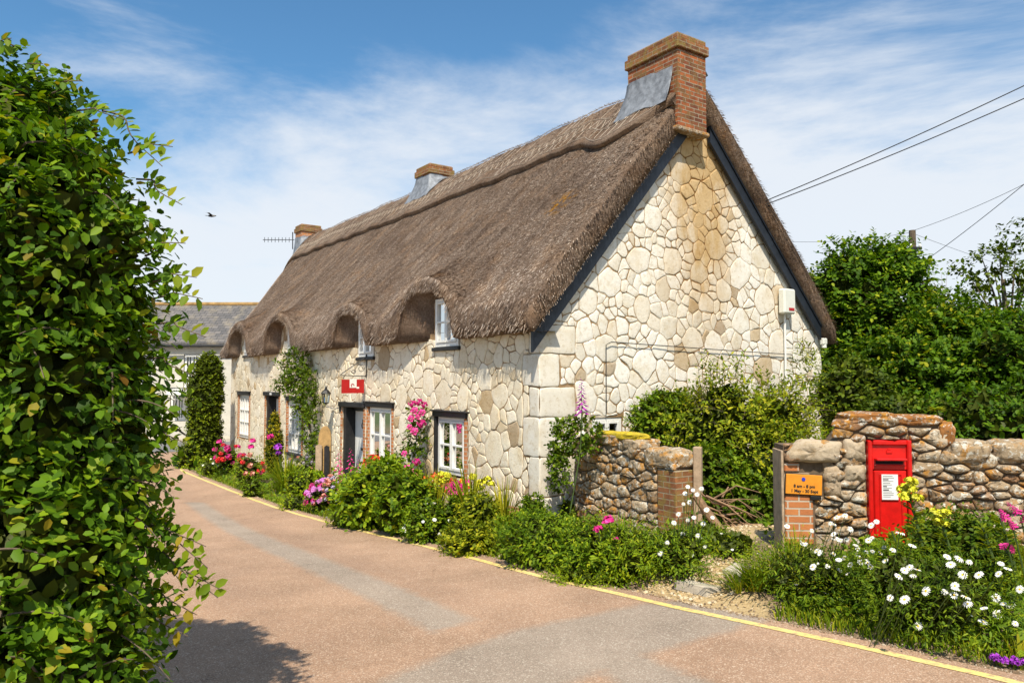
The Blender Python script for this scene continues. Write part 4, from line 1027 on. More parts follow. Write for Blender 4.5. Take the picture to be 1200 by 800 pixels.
def spike_leaves(P0, n, L, w, spread, mat, name, parent, seg=4, bend=.6, lean=(0, 0)):
    """arching strap leaves from one crown"""
    V = []; F = []
    for i in range(n):
        a = rng.uniform(0, 2 * math.pi); l = L * rng.uniform(.55, 1.1); o = rng.uniform(.1, 1) * spread; bs = np.array(P0) + np.array([math.cos(a), math.sin(a), 0]) * rng.uniform(0, .3) * spread
        out = np.array([math.cos(a) + lean[0], math.sin(a) + lean[1], 0]); sd_ = np.array([-math.sin(a), math.cos(a), 0]); b = len(V)
        for k in range(seg + 1):
            t = k / seg; q = bs + out * o * (t ** 1.5) + np.array([0, 0, l * (t - bend * .45 * t ** 2.4 * (o / spread))])
            ww = w * (1 - t ** 2.2) * rng.uniform(.9, 1.1) + .001
            V += [q - sd_ * ww, q + sd_ * ww]
        F += [(b + 2 * k, b + 2 * k + 1, b + 2 * k + 3, b + 2 * k + 2) for k in range(seg)]
    return mk(name, V, np.array(F), mat, parent)
def tplmesh(name, mb, mats):
    me = bpy.data.meshes.new(name); me.from_pydata(mb.v, [], mb.f); [me.materials.append(m) for m in mats]; me.polygons.foreach_set('material_index', mb.m); me.update(); return me
def daisy_t(name, k=15, droop=-.1, pet='p_white'):
    mb = MB()
    for i in range(k):
        a = 2 * math.pi * i / k + random.uniform(-.08, .08); c, s = math.cos(a), math.sin(a); w = .13; l = random.uniform(.9, 1.05)
        mb.add([(c * .2 - s * w * .5, s * .2 + c * w * .5, 0), (c * .2 + s * w * .5, s * .2 - c * w * .5, 0), (c * .8 * l + s * w, s * .8 * l - c * w, .05), (c * l, s * l, droop), (c * .8 * l - s * w, s * .8 * l + c * w, .05)], [(0, 1, 2, 3, 4)], 0)
    mb.lathe((0, 0, -.02), [(.25, 0), (.25, .07), (.15, .13), (.03, .14)], 10, 1)
    return tplmesh(name, mb, [M[pet], M['p_yellow']])
def ruffle_t(name, mat, k=26, layers=True):
    mb = MB()
    for i in range(k):
        u = rng.uniform(-.2, 1) if layers else rng.uniform(-1, 1); a = rng.uniform(0, 2 * math.pi); r = math.sqrt(max(0, 1 - u * u)); d = np.array([r * math.cos(a), r * math.sin(a), u])
        t = np.cross(d, rng.normal(size=3)); t /= np.linalg.norm(t); b = np.cross(d, t); c = d * rng.uniform(.55, .9); w = rng.uniform(.3, .5)
        mb.add([c - t * w - d * .15, c - b * w * .9, c + t * w - d * .1 + d * .1, c + b * w * 1. + d * .2], [(0, 1, 2), (0, 2, 3)], 0)
    return tplmesh(name, mb, [mat])
def spire_t(name, mat, bells=34, L=1., w=.085, tipcol=None):
    mb = MB(); mb.tube([(0, 0, -.2), (0, 0, L * .5), (.01, 0, L)], [.012, .010, .004], 5, 1)
    for i in range(bells):
        t = i / bells; a = i * 2.4; z = L * t * .97; s = w * (1 - .75 * t); c, sn_ = math.cos(a), math.sin(a)
        tip = (c * s * 1.6, sn_ * s * 1.6, z - s * .9); o = [(tip[0] + s * .5 * math.cos(b) * 1, tip[1] + s * .5 * math.sin(b), tip[2] + .0) for b in (0, 1.57, 3.14, 4.71)]
        mb.add([(c * .01, sn_ * .01, z)] + o, [(0, 1, 2), (0, 2, 3), (0, 3, 4), (0, 4, 1), (1, 2, 3, 4)], 0)
    return tplmesh(name, mb, [mat, M['stem']])
FT = {'daisy': daisy_t('daisy_flower'), 'daisy2': daisy_t('daisy_flower', 13, -.3)}
for k_, m_ in (('rose', 'p_rose'), ('pink', 'p_pink'), ('red', 'p_red'), ('orange', 'p_orange'), ('yellow', 'p_euph'), ('lilac', 'p_lilac'), ('peach', 'p_peach'), ('purple', 'p_purple'), ('grey', 'p_grey')): FT[k_] = ruffle_t(k_ + '_bloom', M[m_])
FT['foxglove'] = spire_t('foxglove_spire', pm('foxglove petal', (.30, .012, .27)), 38, 1., .125); FT['gladiolus'] = spire_t('gladiolus_spire', M['p_pink'], 16, 1., .13); FT['valerian'] = spire_t('valerian_spire', M['p_pink'], 40, 1., .16)
FT['euphorbia'] = spire_t('euphorbia_head', M['p_euph'], 44, 1., .30)
def flower(parent, key, pos, size, tilt=(0, 0), name='flower', rz=None):
    o = bpy.data.objects.new(name, FT[key]); COL.objects.link(o); o.parent = parent
    o.location = Vector(pos) - OFF[parent.name]; o.scale = (size,) * 3
    o.rotation_euler = Euler((tilt[0], tilt[1], random.uniform(0, 6.28) if rz is None else rz), 'ZYX'); return o
def face_tilt(dirv):
    v = Vector(dirv).normalized(); return v.to_track_quat('Z', 'Y').to_euler()
def fl_dir(parent, key, pos, size, dirv, name='flower'):
    o = flower(parent, key, pos, size, name=name); o.rotation_euler = face_tilt(dirv); return o
TOCAM = lambda p: nrm(np.array([0, 0, EYE]) - np.array(p))
# ------------------------------------------------------------------ tall hedge close on the left
def E_(u, v, D, ru, rv, rd=None): c = at(u, v, D); return (c, (ru / 880 * D, rd or ru / 880 * D, rv / 880 * D))
HE = [E_(-30, 225, 3.5, 135, 160, .5), E_(58, 325, 3.3, 98, 165, .4), E_(62, 480, 3.25, 98, 150, .4), E_(60, 650, 3.15, 90, 150, .4), E_(50, 800, 3.05, 94, 130, .38), E_(-130, 400, 3.7, 200, 320, .6), ((-4.6, 5.6, .8), (1.0, 1.4, 1.2))]
def hfront(p, d): return p[0] > -4.6 and p[1] < 8 
TIPF[0] = .22
hedge = bush('hedge', 'tall dark green broad-leaved hedge filling the left edge beside the road', 'hedge', HE, 6200, 9, .27, .064, M['leaf_hedge'], tipmat=M['leaf_hedge_tip'], coref=.80, up=.35, droop=.45, twigs=500, front=hfront, base=(-2.1, 3.3, -.1), amp=.07, jit=.7)
TIPF[0] = .45
def longshoot(p, q, L, n, size, sag=.25):
    p, q = np.array(p, float), np.array(q, float); pts = []; LP = []; LD = []; LU = []; LS = []; tp = []; mb = MB()
    for k in range(12):
        t = k / 11; pts.append(p + (q - p) * t + np.array([.03 * math.sin(t * 7), 0, sag * math.sin(t * math.pi) * L]))
    mb.tube(pts, np.linspace(.005, .002, 12), 5)
    for k in range(n):
        t = .1 + .9 * k / n; i = min(10, int(t * 11)); a = pts[i] + (pts[i + 1] - pts[i]) * (t * 11 - i); d = nrm(pts[i + 1] - pts[i])
        sd_ = nrm(np.cross(d, [0, -1, .3])) * (1 if k % 2 else -1)
        LP.append(a); LD.append(sd_ + d * .5 + rng.normal(size=3) * .3); LU.append(np.array([0, -.7, 1]) + rng.normal(size=3) * .4); LS.append(size * rng.uniform(.7, 1.2)); tp.append(t)
    st = mb.build('long_shoot', M['bark'], hedge)
    leaves('shoot_leaves', LP, LD, LU, np.array(LS), [M['leaf_hedge'], M['leaf_hedge_tip']], st, mi=(np.array(tp) > .75).astype(int))
SH = [((150, 640), (250, 700)), ((150, 655), (252, 690)), ((160, 600), (238, 665)), ((160, 690), (225, 720)), ((150, 620), (236, 640)), ((150, 720), (215, 745)), ((120, 130), (185, 195)), ((160, 210), (208, 240)), ((170, 300), (212, 285)), ((150, 180), (197, 172)), ((60, 110), (90, 95)), ((90, 130), (140, 140)), ((180, 350), (232, 350)), ((180, 380), (236, 395)), ((180, 330), (225, 325)), ((170, 420), (222, 440)), ((175, 500), (214, 520)), ((10, 60), (8, 45)), ((30, 80), (45, 75))]
for (a, b) in SH:
    D_ = 3.3; L_ = math.hypot(b[0] - a[0], b[1] - a[1]) / 880 * D_
    longshoot(at(*a, D_ + .1), at(*b, D_ - .05), L_, int(8 + L_ * 44), .056, .15)
# ------------------------------------------------------------------ far house
fh = thing('slate_roofed_house', 'white house with a grey slate roof standing across the far end of the street', 'house', (-18, 36, -.85))
FH = lambda x, y, z: (x, 35.0 - y, z)      # y = outwards to us
ms, snt, sb = newmat('slate'); u_ = snt.nodes.new('ShaderNodeUVMap'); br = nd(snt, 'ShaderNodeTexBrick', {'Color1': (.10, .095, .095, 1), 'Color2': (.17, .155, .145, 1), 'Mortar': (.03, .03, .03, 1), 'Scale': 1, 'Mortar Size': .012, 'Brick Width': .3, 'Row Height': .22}); snt.links.new(u_.outputs[0], br.inputs['Vector'])
snt.links.new(mixc(snt, br.outputs['Color'], (.30, .25, .17), ramp(snt, [(.5, (0, 0, 0)), (.7, (.7, .7, .7))], noise(snt, 1.5, 6, .7))), sb.inputs['Base Color']); sb.inputs['Roughness'].default_value = .7; bump(snt, sb, br.outputs['Fac'], -.5, .01)
hw = [(-15.3, -14.55, .95, 2.9), (-15.9, -15.2, -.4, 1.35), (-17.6, -16.7, 1.2, 2.8), (-18.6, -17.4, -.4, 1.2), (-20.3, -19.3, 1.2, 2.8), (-21.2, -20.2, -.4, 1.2)]
hw = [(a, b, c + .35, d + .15) for a, b, c, d in hw]
ps = [[(-24, -1), (-11.4, -1), (-11.4, 3.55), (-24, 3.55)]]
wall_mesh(ps, FH, .3, hw, 'wall', M['render_grey'], fh)
mb = MB(); mb.hexa([(-24, 35.32, -1), (-11.4, 35.32, -1), (-11.4, 41, -1), (-24, 41, -1), (-24, 35.32, 3.5), (-11.4, 35.32, 3.5), (-11.4, 41, 3.5), (-24, 41, 3.5)]); mb.build('house_body', M['render_white'], fh)
mb = MB(); mb.hexa([(-24.2, 34.7, 3.45), (-11.2, 34.7, 3.45), (-11.2, 38, 5.55), (-24.2, 38, 5.55), (-24.2, 34.7, 3.57), (-11.2, 34.7, 3.57), (-11.2, 38, 5.67), (-24.2, 38, 5.67)]); mb.hexa([(-24.2, 38, 5.55), (-11.2, 38, 5.55), (-11.2, 41.3, 3.45), (-24.2, 41.3, 3.45), (-24.2, 38.001, 5.67), (-11.2, 38.001, 5.67), (-11.2, 41.3, 3.57), (-24.2, 41.3, 3.57)])
rf = mb.build('roof', None or bpy.data.materials['slate'], fh, uv=True)
mb = MB(); mb.tube([(-24.2, 38, 5.68), (-11.2, 38, 5.68)], .11, 8); mb.build('ridge_tile', simple('orange lichen tile', (.34, .21, .08), .9, .4, 4, .4, 20), rf)
mb = MB(); mb.tube([(-24.2, 34.62, 3.42), (-11.2, 34.62, 3.42)], .06, 8); mb.build('gutter', M['dark_metal'], fh)
for h in hw: window(FH, h[0] + .02, h[1] - .02, h[2] + .02, h[3] - .02, 2, 3, fh, casements=2, depth=.08, bar=.035)
mb = MB(); mb.bbox(-15.7, -14.2, 0, .9, 1.15, 1.3, .02, fr=FH); mb.build('door_canopy', M['white_paint'], fh)
mb = MB(); mb.bbox(-14.9, -14.1, -.0, .05, -.8, 1.1, .02, fr=FH); mb.build('door', M['blue_board'], fh)
# ------------------------------------------------------------------ clipped column at the far end of the cottage
def at_g(u, v, D): return at(u, v, D)
cx, cy, cz = W(16.9, .95, 0)
cx, cy = -.408 * 24.2, 24.2
bush('ivy_column', 'tall clipped evergreen column at the far end of the cottage front', 'shrub', [((cx, cy, .1), (.50, .6, 1.0)), ((cx, cy, 1.3), (.52, .6, 1.2)), ((cx + .1, cy, 2.0), (.42, .5, .7))], 1100, 6, .16, .10, M['leaf_ivy'], tipmat=M['leaf_bright'], coref=.86, tmpl=DIAM, tf=DIAMF, amp=.05)
bush('low_bush', 'small pale green bush at the foot of the clipped evergreen column', 'shrub', [((-.43 * 22.5, 22.5, -.45), (.35, .4, .45))], 160, 5, .16, .08, M['leaf_bright'], coref=.7, tmpl=DIAM, tf=DIAMF)
# ------------------------------------------------------------------ trees on the right
def trunkf(c, h, r, limbs):
    def f(t):
        mb = MB(); x, y = c; z0 = gz(x, y) - .1; pts = [(x + .08 * math.sin(k * 1.3), y, z0 + h * k / 6) for k in range(7)]; mb.tube(pts, np.linspace(r, r * .45, 7), 8)
        for k in range(limbs):
            a = rng.uniform(0, 6.28); b = pts[2 + k % 5]; L = h * rng.uniform(.2, .32)
            mb.tube([b, (b[0] + math.cos(a) * L * .4, b[1] + math.sin(a) * L * .4, b[2] + L * .45), (b[0] + math.cos(a) * L * .8, b[1] + math.sin(a) * L * .8, b[2] + L * 1.)], [r * .4, r * .28, r * .1], 6)
        mb.build('trunk', M['bark'], t)
    return f
D1 = 17.5
bush('tree', 'bright leafy tree rising beside the rear eave of the cottage, around the pole', 'tree', [E_(1020, 370, D1, 62, 60, 1.2), E_(1040, 325, D1, 42, 42, .8), E_(985, 340, D1, 30, 45, .7), E_(1060, 400, D1, 60, 70, 1.2), E_(1010, 445, D1, 60, 70, 1.2)], 1700, 11, .75, .14, M['leaf_tree'], tipmat=M['leaf_bright'], coref=.66, trunk=trunkf((8.3, 17.6), 4.0, .16, 7), amp=.26, up=.55)
bush('tree', 'broad dark tree behind the letter box wall, left of the sparse-topped one', 'tree', [E_(1080, 450, 16, 70, 75, 1.3), E_(1120, 400, 16, 55, 45, 1.1), E_(1050, 480, 15.6, 60, 60, 1.)], 1800, 10, .58, .135, M['leaf_tree'], tipmat=M['leaf_shrub'], coref=.70, trunk=trunkf((8.8, 16.2), 2.6, .15, 5), amp=.24)
bush('tree', 'dense low tree against the right edge behind the lichened wall', 'tree', [E_(1180, 430, 15, 75, 68, 1.4), E_(1200, 480, 14.5, 80, 60, 1.3), E_(1290, 440, 15, 80, 80, 1.4)], 1900, 10, .55, .135, M['leaf_tree'], tipmat=M['leaf_tree'], coref=.72, trunk=trunkf((10.0, 15.2), 2.6, .15, 5), amp=.24)
def sparse(t):
    mb = MB(); x, y = 11.6, 17.5
    mb.tube([(x, y, -.2), (x, y, 2.5), (x - .1, y, 4.2)], [.12, .09, .04], 7)
    for k in range(9):
        e = at(*[(1150, 300), (1170, 290), (1190, 300), (1215, 290), (1240, 320), (1140, 330), (1195, 330), (1165, 320), (1260, 300)][k], 17.5); mb.tube([(x, y, 2.2 + .2 * k), ((x + e[0]) / 2, y, (e[2] + 2.8) / 2), e], [.04, .025, .008], 5)
    mb.build('trunk', M['bark'], t)
bush('tree', 'thin open-crowned tree showing sky through its twigs at the upper right edge', 'tree', [E_(1155, 310, 17.5, 26, 22, .5), E_(1185, 322, 17.5, 30, 28, .5), E_(1215, 300, 17.5, 40, 28, .6), E_(1190, 350, 17.5, 40, 25, .6), E_(1250, 320, 17.5, 40, 40, .6)], 330, 7, .34, .13, M['leaf_dark'], coref=0, trunk=sparse, amp=.35, base=(11.6, 17.5, gz(11.6, 17.5)))
bush('hedgerow_shrub', 'shadowy dark shrub between the shed and the letter box wall', 'shrub', [E_(1000, 470, 13.5, 40, 45, .8), E_(1060, 505, 12.5, 70, 40, .8)], 900, 6, .28, .11, M['leaf_dark'], coref=.82)
bush('hedgerow_shrub', 'dark shrub filling the gap under the trees behind the right end of the wall', 'shrub', [E_(1150, 500, 12.0, 80, 45, .9), E_(1250, 480, 12.0, 70, 60, .9)], 900, 6, .28, .11, M['leaf_tree'], coref=.84)
bush('hedge', 'distant green hedge on the skyline beyond the cottage garden', 'hedge', [((14, 24, 1.0), (5, 1.5, 2.4)), ((24, 24, 1.0), (7, 1.5, 2.6))], 1300, 6, .5, .22, M['leaf_dark'], coref=.9, tmpl=DIAM, tf=DIAMF)
# bare twiggy top between the trees
mb = MB(); b0_ = at(1105, 370, 17); 
for k in range(9):
    a = rng.uniform(-.7, .5); L = rng.uniform(.5, 1.0); mb.tube([b0_, (b0_[0] + a * .4 * L, b0_[1], b0_[2] + .55 * L), (b0_[0] + a * L, b0_[1] + .1, b0_[2] + L)], [.010, .006, .002], 4)
mb.tube([(b0_[0], b0_[1], gz(b0_[0], b0_[1])), b0_], [.05, .012], 5)
tag(mb.build('bare_sapling', M['dead_wood'], org=(b0_[0], b0_[1], 0)), 'leafless grey twiggy sapling standing against the sky between the trees', 'sapling')
# ------------------------------------------------------------------ the big shrub and smaller ones on the gable
bush('shrub', 'large sunlit light green shrub spreading against the stone gable', 'shrub', [E_(850, 505, 11.3, 52, 72, .7), E_(900, 500, 11.3, 44, 55, .7), E_(895, 555, 10.9, 55, 52, .7), E_(800, 490, 11.7, 36, 34, .5), E_(930, 550, 11.0, 34, 55, .6)], 1300, 9, .55, .092, M['leaf_shrub'], tmpl=SLIM * np.array([1, 1.5, 1]), tipmat=M['leaf_bright'], coref=.55, twigs=300, amp=.34, up=.8, base=(3.4, 11.2, gz(3.4, 11.2)))
bush('shrub', 'darker dense shrub filling the shade at the foot of the big gable shrub', 'shrub', [E_(830, 570, 10.4, 45, 45, .6), E_(885, 595, 10.2, 50, 40, .6), E_(780, 490, 11.8, 40, 35, .4)], 900, 6, .22, .085, M['leaf_bed'], coref=.75, base=(2.7, 10.4, gz(2.7, 10.4)))
# upright wand of leaves by the white quoin strip
bush('sapling', 'slender sapling with narrow leaves reaching up past the alarm box pipe', 'sapling', [E_(943, 430, 12.6, 12, 28, .2), E_(938, 465, 12.6, 18, 40, .2)], 90, 7, .3, .10, M['leaf_shrub'], tmpl=SLIM, coref=0, twigs=40, amp=.2)
# ------------------------------------------------------------------ garden walls
class Fr:                               # x along, d outwards, z up, from a base line
    def __init__(s, A, B): s.A = np.array(A); d = np.array(B) - s.A; s.L = np.linalg.norm(d); s.d = d / s.L; s.n = np.array([s.d[1], -s.d[0]])
    def __call__(s, x, y, z): p = s.A + s.d * x + s.n * y; return (p[0], p[1], z)
def rubble_wall(root, fr, L, zlo, topf, thick, radii, asp, holes, mat, seed, name='stonework', h=(.02, .085), backs=True):
    rg = random.Random(seed); mb = MB(); Z = max(topf(i * L / 20) for i in range(21))
    ps = []
    for p in cells(0, L, zlo, Z + .2, radii, asp, seed):
        q = clip(clip(p, 1, 0, L), -1, 0, 0)
        if len(q) > 2: ps.append(q)
    for hh in holes: ps = subtract(ps, hh)
    for q in ps:
        cx = sum(a[0] for a in q) / len(q); cy = sum(a[1] for a in q) / len(q); tp_ = topf(cx)
        if cy > tp_: continue
        q = clip(q, 0, 1, tp_ + rg.uniform(-.02, .04))
        if len(q) > 2: add_stone(mb, q, fr, rg.uniform(*h), .007, -.03, rough=.030, bev=.22, rg=rg)
    # end face facing the gateway and the back
    e0 = mb
    o = e0.build(name, mat, root, smooth=True)
    mb = MB(); K = 24
    for i in range(K):
        a, b = i * L / K, (i + 1) * L / K; za, zb2 = topf(a) - .03, topf(b) - .03
        
        mb.hexa([fr(a, -thick, zlo - .2), fr(b, -thick, zlo - .2), fr(b, 0, zlo - .2), fr(a, 0, zlo - .2), fr(a, -thick, za), fr(b, -thick, zb2), fr(b, 0, zb2), fr(a, 0, za)])
    mb.build('wall_core', M['rubble_mortar'], root)
    return o
def coping(root, fr, stones, mat, y0, y1, seed=1, name='coping_stone'):
    for (x0, x1, z0, z1) in stones:
        mb = MB(); rg = random.Random(seed + int(x0 * 100)); A, B = 30, 26; V = []
        cx, cz, cy = (x0 + x1) / 2, (z0 + z1) / 2, (y0 + y1) / 2
        for i in range(B + 1):
            for j in range(A * 2):
                th = math.pi * i / B; ph = math.pi * j / A
                d = [math.sin(th) * math.cos(ph), math.sin(th) * math.sin(ph), math.cos(th)]
                e = [math.copysign(abs(v) ** .55, v) for v in d]
                k = 1 + .10 * mn.noise(Vector((e[0] * 1.5 + x0 * 5, e[1] * 1.5, e[2] * 1.5))) + .10 * mn.noise(Vector((e[0] * 4 + x0 * 5, e[1] * 4, e[2] * 4))) + .05 * mn.noise(Vector((e[0] * 11 + x0 * 5, e[1] * 11, e[2] * 11)))
                V.append(fr(cx + e[0] * (x1 - x0) / 2 * k, cy + e[1] * (y1 - y0) / 2 * k, cz + e[2] * (z1 - z0) / 2 * k))
        A2 = 2 * A; mb.add(V, [(i * A2 + j, (i + 1) * A2 + j, (i + 1) * A2 + (j + 1) % A2, i * A2 + (j + 1) % A2) for i in range(B) for j in range(A2)])
        mb.build(name, mat, root, smooth=True)
# right wall with the letter box
RW = Fr((2.82, 7.86), (6.9, 7.55)); XB0, XB1 = RWx = (0, 0)
def rx(u, D=7.82): return ((u - 600) / 880 * D - 2.82) / RW.d[0]
rw = thing('stone_wall', 'lichened rubble garden wall with a thick orange-topped capstone, holding the red letter box', 'wall', (4.2, 7.7, .1))
bx0, bx1, bz0, bz1 = rx(1010.5), rx(1059), .19, 1.235
zl = -.05
rtop = lambda x: 1.20 if x < rx(985) else (1.43 + .02 * math.sin(x * 9) if x < rx(1100) else 1.15 + .02 * math.sin(x * 5))
bq = (0.0, .36, .42, 1.02)
rubble_wall(rw, RW, RW.L, zl, rtop, .34, [(.085, 14), (.055, 80), (.035, 200), (.025, 200)], 2.0, [(bx0, bx1, bz0, bz1), (0, .30, .15, .66), (0, .39, .66, 1.0)], M['rubble'], 3)
for k, (a, b, z) in enumerate([(0, .16, .92), (.03, .30, .82), (0, .16, .58), (.17, .30, .58), (0, .30, .495), (0, .17, .41), (0, .28, .325), (0, .15, .24)]):
    pass
mb = MB(); mb.bbox(.006, .29, -.3, .018, .16, .66, .012, fr=RW); mb.bbox(.006, .16, -.3, .02, .90, .99, .012, fr=RW); mb.build('brick_quoin', M['brick_orange'], rw, uv=True)
mb = MB(); rg = random.Random(8)
for (a, b, c, d) in [(.30, .62, .30, .5), (.0, .30, .67, .9), (.17, .5, .9, 1.0)]: pass
add_stone(mb, [(.02, .995), (.56, .995), (.60, 1.22), (.16, 1.24), (.02, 1.10)], RW, .09, .006, -.04, .03, .3, rg); add_stone(mb, [(.60, 1.02), (bx0 - .01, 1.0), (bx0 - .01, 1.25), (.60, 1.25)], RW, .08, .006, -.04, .03, .3, rg)
add_stone(mb, [(.58, .80), (bx0 - .01, .80), (bx0 - .01, .99), (.60, 1.0)], RW, .085, .006, -.04, .03, .3, rg); add_stone(mb, [(.395, .66), (.57, .64), (.56, .98), (.40, .98)], RW, .06, .006, -.04, .03, .3, rg)
add_stone(mb, [(.0, .665), (.28, .665), (.28, .89), (.0, .89)], RW, .03, .004, -.04, .02, .3, rg)
mb.build('pale_stone', M['pale_rubble'], rw, smooth=True)
coping(rw, RW, [(rx(986), rx(1048), 1.40, 1.515), (rx(1040), rx(1100), 1.38, 1.49), (rx(1090), rx(1112), 1.16, 1.42)], M['orange_lichen'], -.36, .05, 3)
coping(rw, RW, [(rx(1100), rx(1152), 1.0, 1.235), (rx(1153), rx(1215), 1.0, 1.235), (rx(1217), rx(1290), 1.02, 1.22), (rx(1292), RW.L, 1.0, 1.2)], M['rubble'], -.34, .09, 9)
mb = MB(); mb.bbox(-.030, -.005, -.30, .03, -.1, 1.12, .006, fr=RW); mb.build('edge_board', M['old_wood'], rw)
# letter box
lb = thing('letter_box', 'red enamelled letter box set upright in the stone wall', 'letter box', RW((bx0 + bx1) / 2, 0, bz0))
LBF = lambda x, y, z: RW(bx0 + x, y, bz0 + z); w_, h_ = bx1 - bx0, bz1 - bz0
mb = MB(); fw2 = .045
mb.bbox(0, fw2, -.25, .075, 0, h_, .010, fr=LBF); mb.bbox(w_ - fw2, w_, -.25, .075, 0, h_, .010, fr=LBF); mb.bbox(fw2, w_ - fw2, -.25, .075, h_ - .05, h_, .010, fr=LBF); mb.bbox(fw2, w_ - fw2, -.25, .075, 0, .05, .010, fr=LBF)
mb.bbox(-.015, w_ + .015, -.02, .06, -.03, .012, .008, fr=LBF); mb.build('frame', M['red_paint'], lb)
mb = MB(); mb.bbox(fw2, w_ - fw2, -.2, .045, h_ - .30, h_ - .05, .004, fr=LBF)
mb.bbox(fw2 + .02, w_ - fw2 - .02, .04, .125, h_ - .205, h_ - .180, .008, fr=LBF)
mb.bbox(fw2 + .02, w_ - fw2 - .02, .04, .075, h_ - .262, h_ - .250, .004, fr=LBF)
mb.build('aperture_plate', M['red_paint'], lb)
mb = MB(); mb.bbox(fw2 + .035, w_ - fw2 - .035, .04, .049, h_ - .245, h_ - .21, .002, fr=LBF); mb.build('posting_slot', M['red_dark'], lb)
mb = MB(); mb.lathe((0, 0, 0), [(.022, 0), (.018, .012), (.004, .016)], 10); ang = RW.n
mbe = MB(); mbe.bbox(w_ / 2 - .03, w_ / 2 + .03, .045, .056, h_ - .135, h_ - .10, .006, fr=LBF); mbe.bbox(w_ / 2 - .018, w_ / 2 + .018, .045, .058, h_ - .10, h_ - .085, .005, fr=LBF); mbe.build('crown_emblem', M['red_paint'], lb)
mb = MB(); da, db, dc, dd = fw2 + .012, w_ - fw2 - .006, .06, h_ - .31
mb.bbox(da, db, -.1, .055, dc, dd, .010, fr=LBF); dr = mb.build('door', M['red_paint'], lb)
mb = MB(); mb.bbox(da + .05, da + .065, .055, .066, dc + .03, dd - .03, .004, fr=LBF); mb.bbox(db - .06, db - .048, .055, .066, dc + .03, dd - .03, .004, fr=LBF); mb.bbox(da + .066, db - .061, .055, .066, dd - .045, dd - .033, .004, fr=LBF)
mb.build('door_moulding', M['red_paint'], dr)
mb = MB(); mb.tube([LBF(db - .03, .05, dc + .35), LBF(db - .03, .072, dc + .35)], .012, 10); mb.build('lock', M['brass'], dr)
px0, px1, pz0, pz1 = .125, .285, h_ - .71 + .11, h_ - .345
mb = MB(); mb.bbox(px0 - .010, px1 + .010, .058, .070, pz0 - .01, pz1 + .01, .003, fr=LBF); np_ = mb.build('notice_frame', M['red_paint'], dr)
mb = MB(); mb.fbox(px0, px1, .0705, .0745, pz0, pz1, 0, LBF)
for k in range(13):
    zz = pz1 - .018 - k * (pz1 - pz0 - .03) / 13; ww = rg.uniform(.5, .95) if k not in (2, 6, 8) else rg.uniform(.3, .45); hh2 = .0022 if k not in (2, 6, 8) else .0055
    mb.fbox(px0 + .012, px0 + .012 + (px1 - px0 - .03) * ww, .0748, .0756, zz - hh2, zz + hh2, 1, LBF)
mb.build('notice', [M['paper'], M['ink']], np_)
# orange plate
def textmesh(name, body, size, fr, x, y, z, mat, parent, th=.002, bold=0.0, align='CENTER'):
    cu = bpy.data.curves.new(name, 'FONT'); cu.body = body; cu.size = size; cu.align_x = align; cu.align_y = 'CENTER'; cu.extrude = th; cu.offset = bold
    t = bpy.data.objects.new(name, cu); COL.objects.link(t); bpy.context.view_layer.update()
    me = bpy.data.meshes.new_from_object(t.evaluated_get(bpy.context.evaluated_depsgraph_get())); vs = [fr(x + v.co.x, y + v.co.z, z + v.co.y) for v in me.vertices]; fs = [tuple(p.vertices) for p in me.polygons]
    bpy.data.objects.remove(t); bpy.data.meshes.remove(me)
    return mk(name, vs, fs, mat, parent)
tilt = -.045
PLF = lambda x, y, z: RW(.005 + x * math.cos(tilt) - z * math.sin(tilt), .035 + y, .68 + z * math.cos(tilt) + x * math.sin(tilt))
pl = thing('orange_sign', 'small orange notice plate with opening times screwed to the end of the wall', 'sign', PLF(.18, 0, 0))
mb = MB(); mb.bbox(0, .365, 0, .012, 0, .205, .006, fr=PLF); bd = mb.build('plate', M['orange_sign'], pl)
mb = MB(); mb.bbox(-.006, .371, -.012, -.001, -.006, .211, .004, fr=PLF); mb.build('backing', M['black_wood'], pl)
textmesh('lettering', '8 am - 8 pm', .044, PLF, .185, .0135, .085, M['ink'], bd, bold=.0012); textmesh('lettering', '1 May - 30 Sept', .043, PLF, .188, .0135, .036, M['ink'], bd, bold=.0012)
mb = MB(); mb.tube([PLF(.175, .012, .158), PLF(.175, .018, .158)], .019, 14); mb.build('blue_disc', M['blue_dot'], bd)
mb = MB(); mb.bbox(.25, .36, -.02, .01, -.05, -.008, .006, fr=PLF); mb.build('bracket', M['dark_metal'], pl)
# left low wall from the gable to the gateway
LWF = Fr((.98, 11.55), (2.12, 9.75)); lw = thing('stone_wall', 'short rubble garden wall running out from the cottage gable, with mossy top and brick end', 'wall', LWF(LWF.L / 2, 0, -.2))
ltop = lambda x: .90 + .10 * math.sin(x * 1.6 + .4) - (.05 if x > 1.7 else 0)
rubble_wall(lw, LWF, LWF.L, -.4, ltop, .36, [(.095, 20), (.06, 90), (.035, 160)], 1.8, [(LWF.L - .34, LWF.L, -.3, .68)], M['rubble'], 12, h=(.02, .055))
mb = MB(); mb.bbox(LWF.L - .33, LWF.L + .02, -.37, .03, -.3, .68, .012, fr=LWF); mb.build('brick_pier', M['brick_mossy'], lw, uv=True)
coping(lw, LWF, [(.02, .5, .84, 1.02), (.52, 1.05, .90, 1.08), (1.07, 1.5, .88, 1.04), (1.5, LWF.L + .03, .68, .95)], M['rubble'], -.38, .07, 5)
msm, mnt, mbs = newmat('yellow moss'); mnt.links.new(ramp(mnt, [(.35, (.28, .23, .02)), (.6, (.70, .50, .02))], noise(mnt, 14, 7, .7)), mbs.inputs['Base Color']); mbs.inputs['Roughness'].default_value = 1; bump(mnt, mbs, noise(mnt, 60, 6), 1, .02)
coping(lw, LWF, [(.45, 1.45, 1.0, 1.11)], msm, -.26, .05, 7, 'moss_cushion')
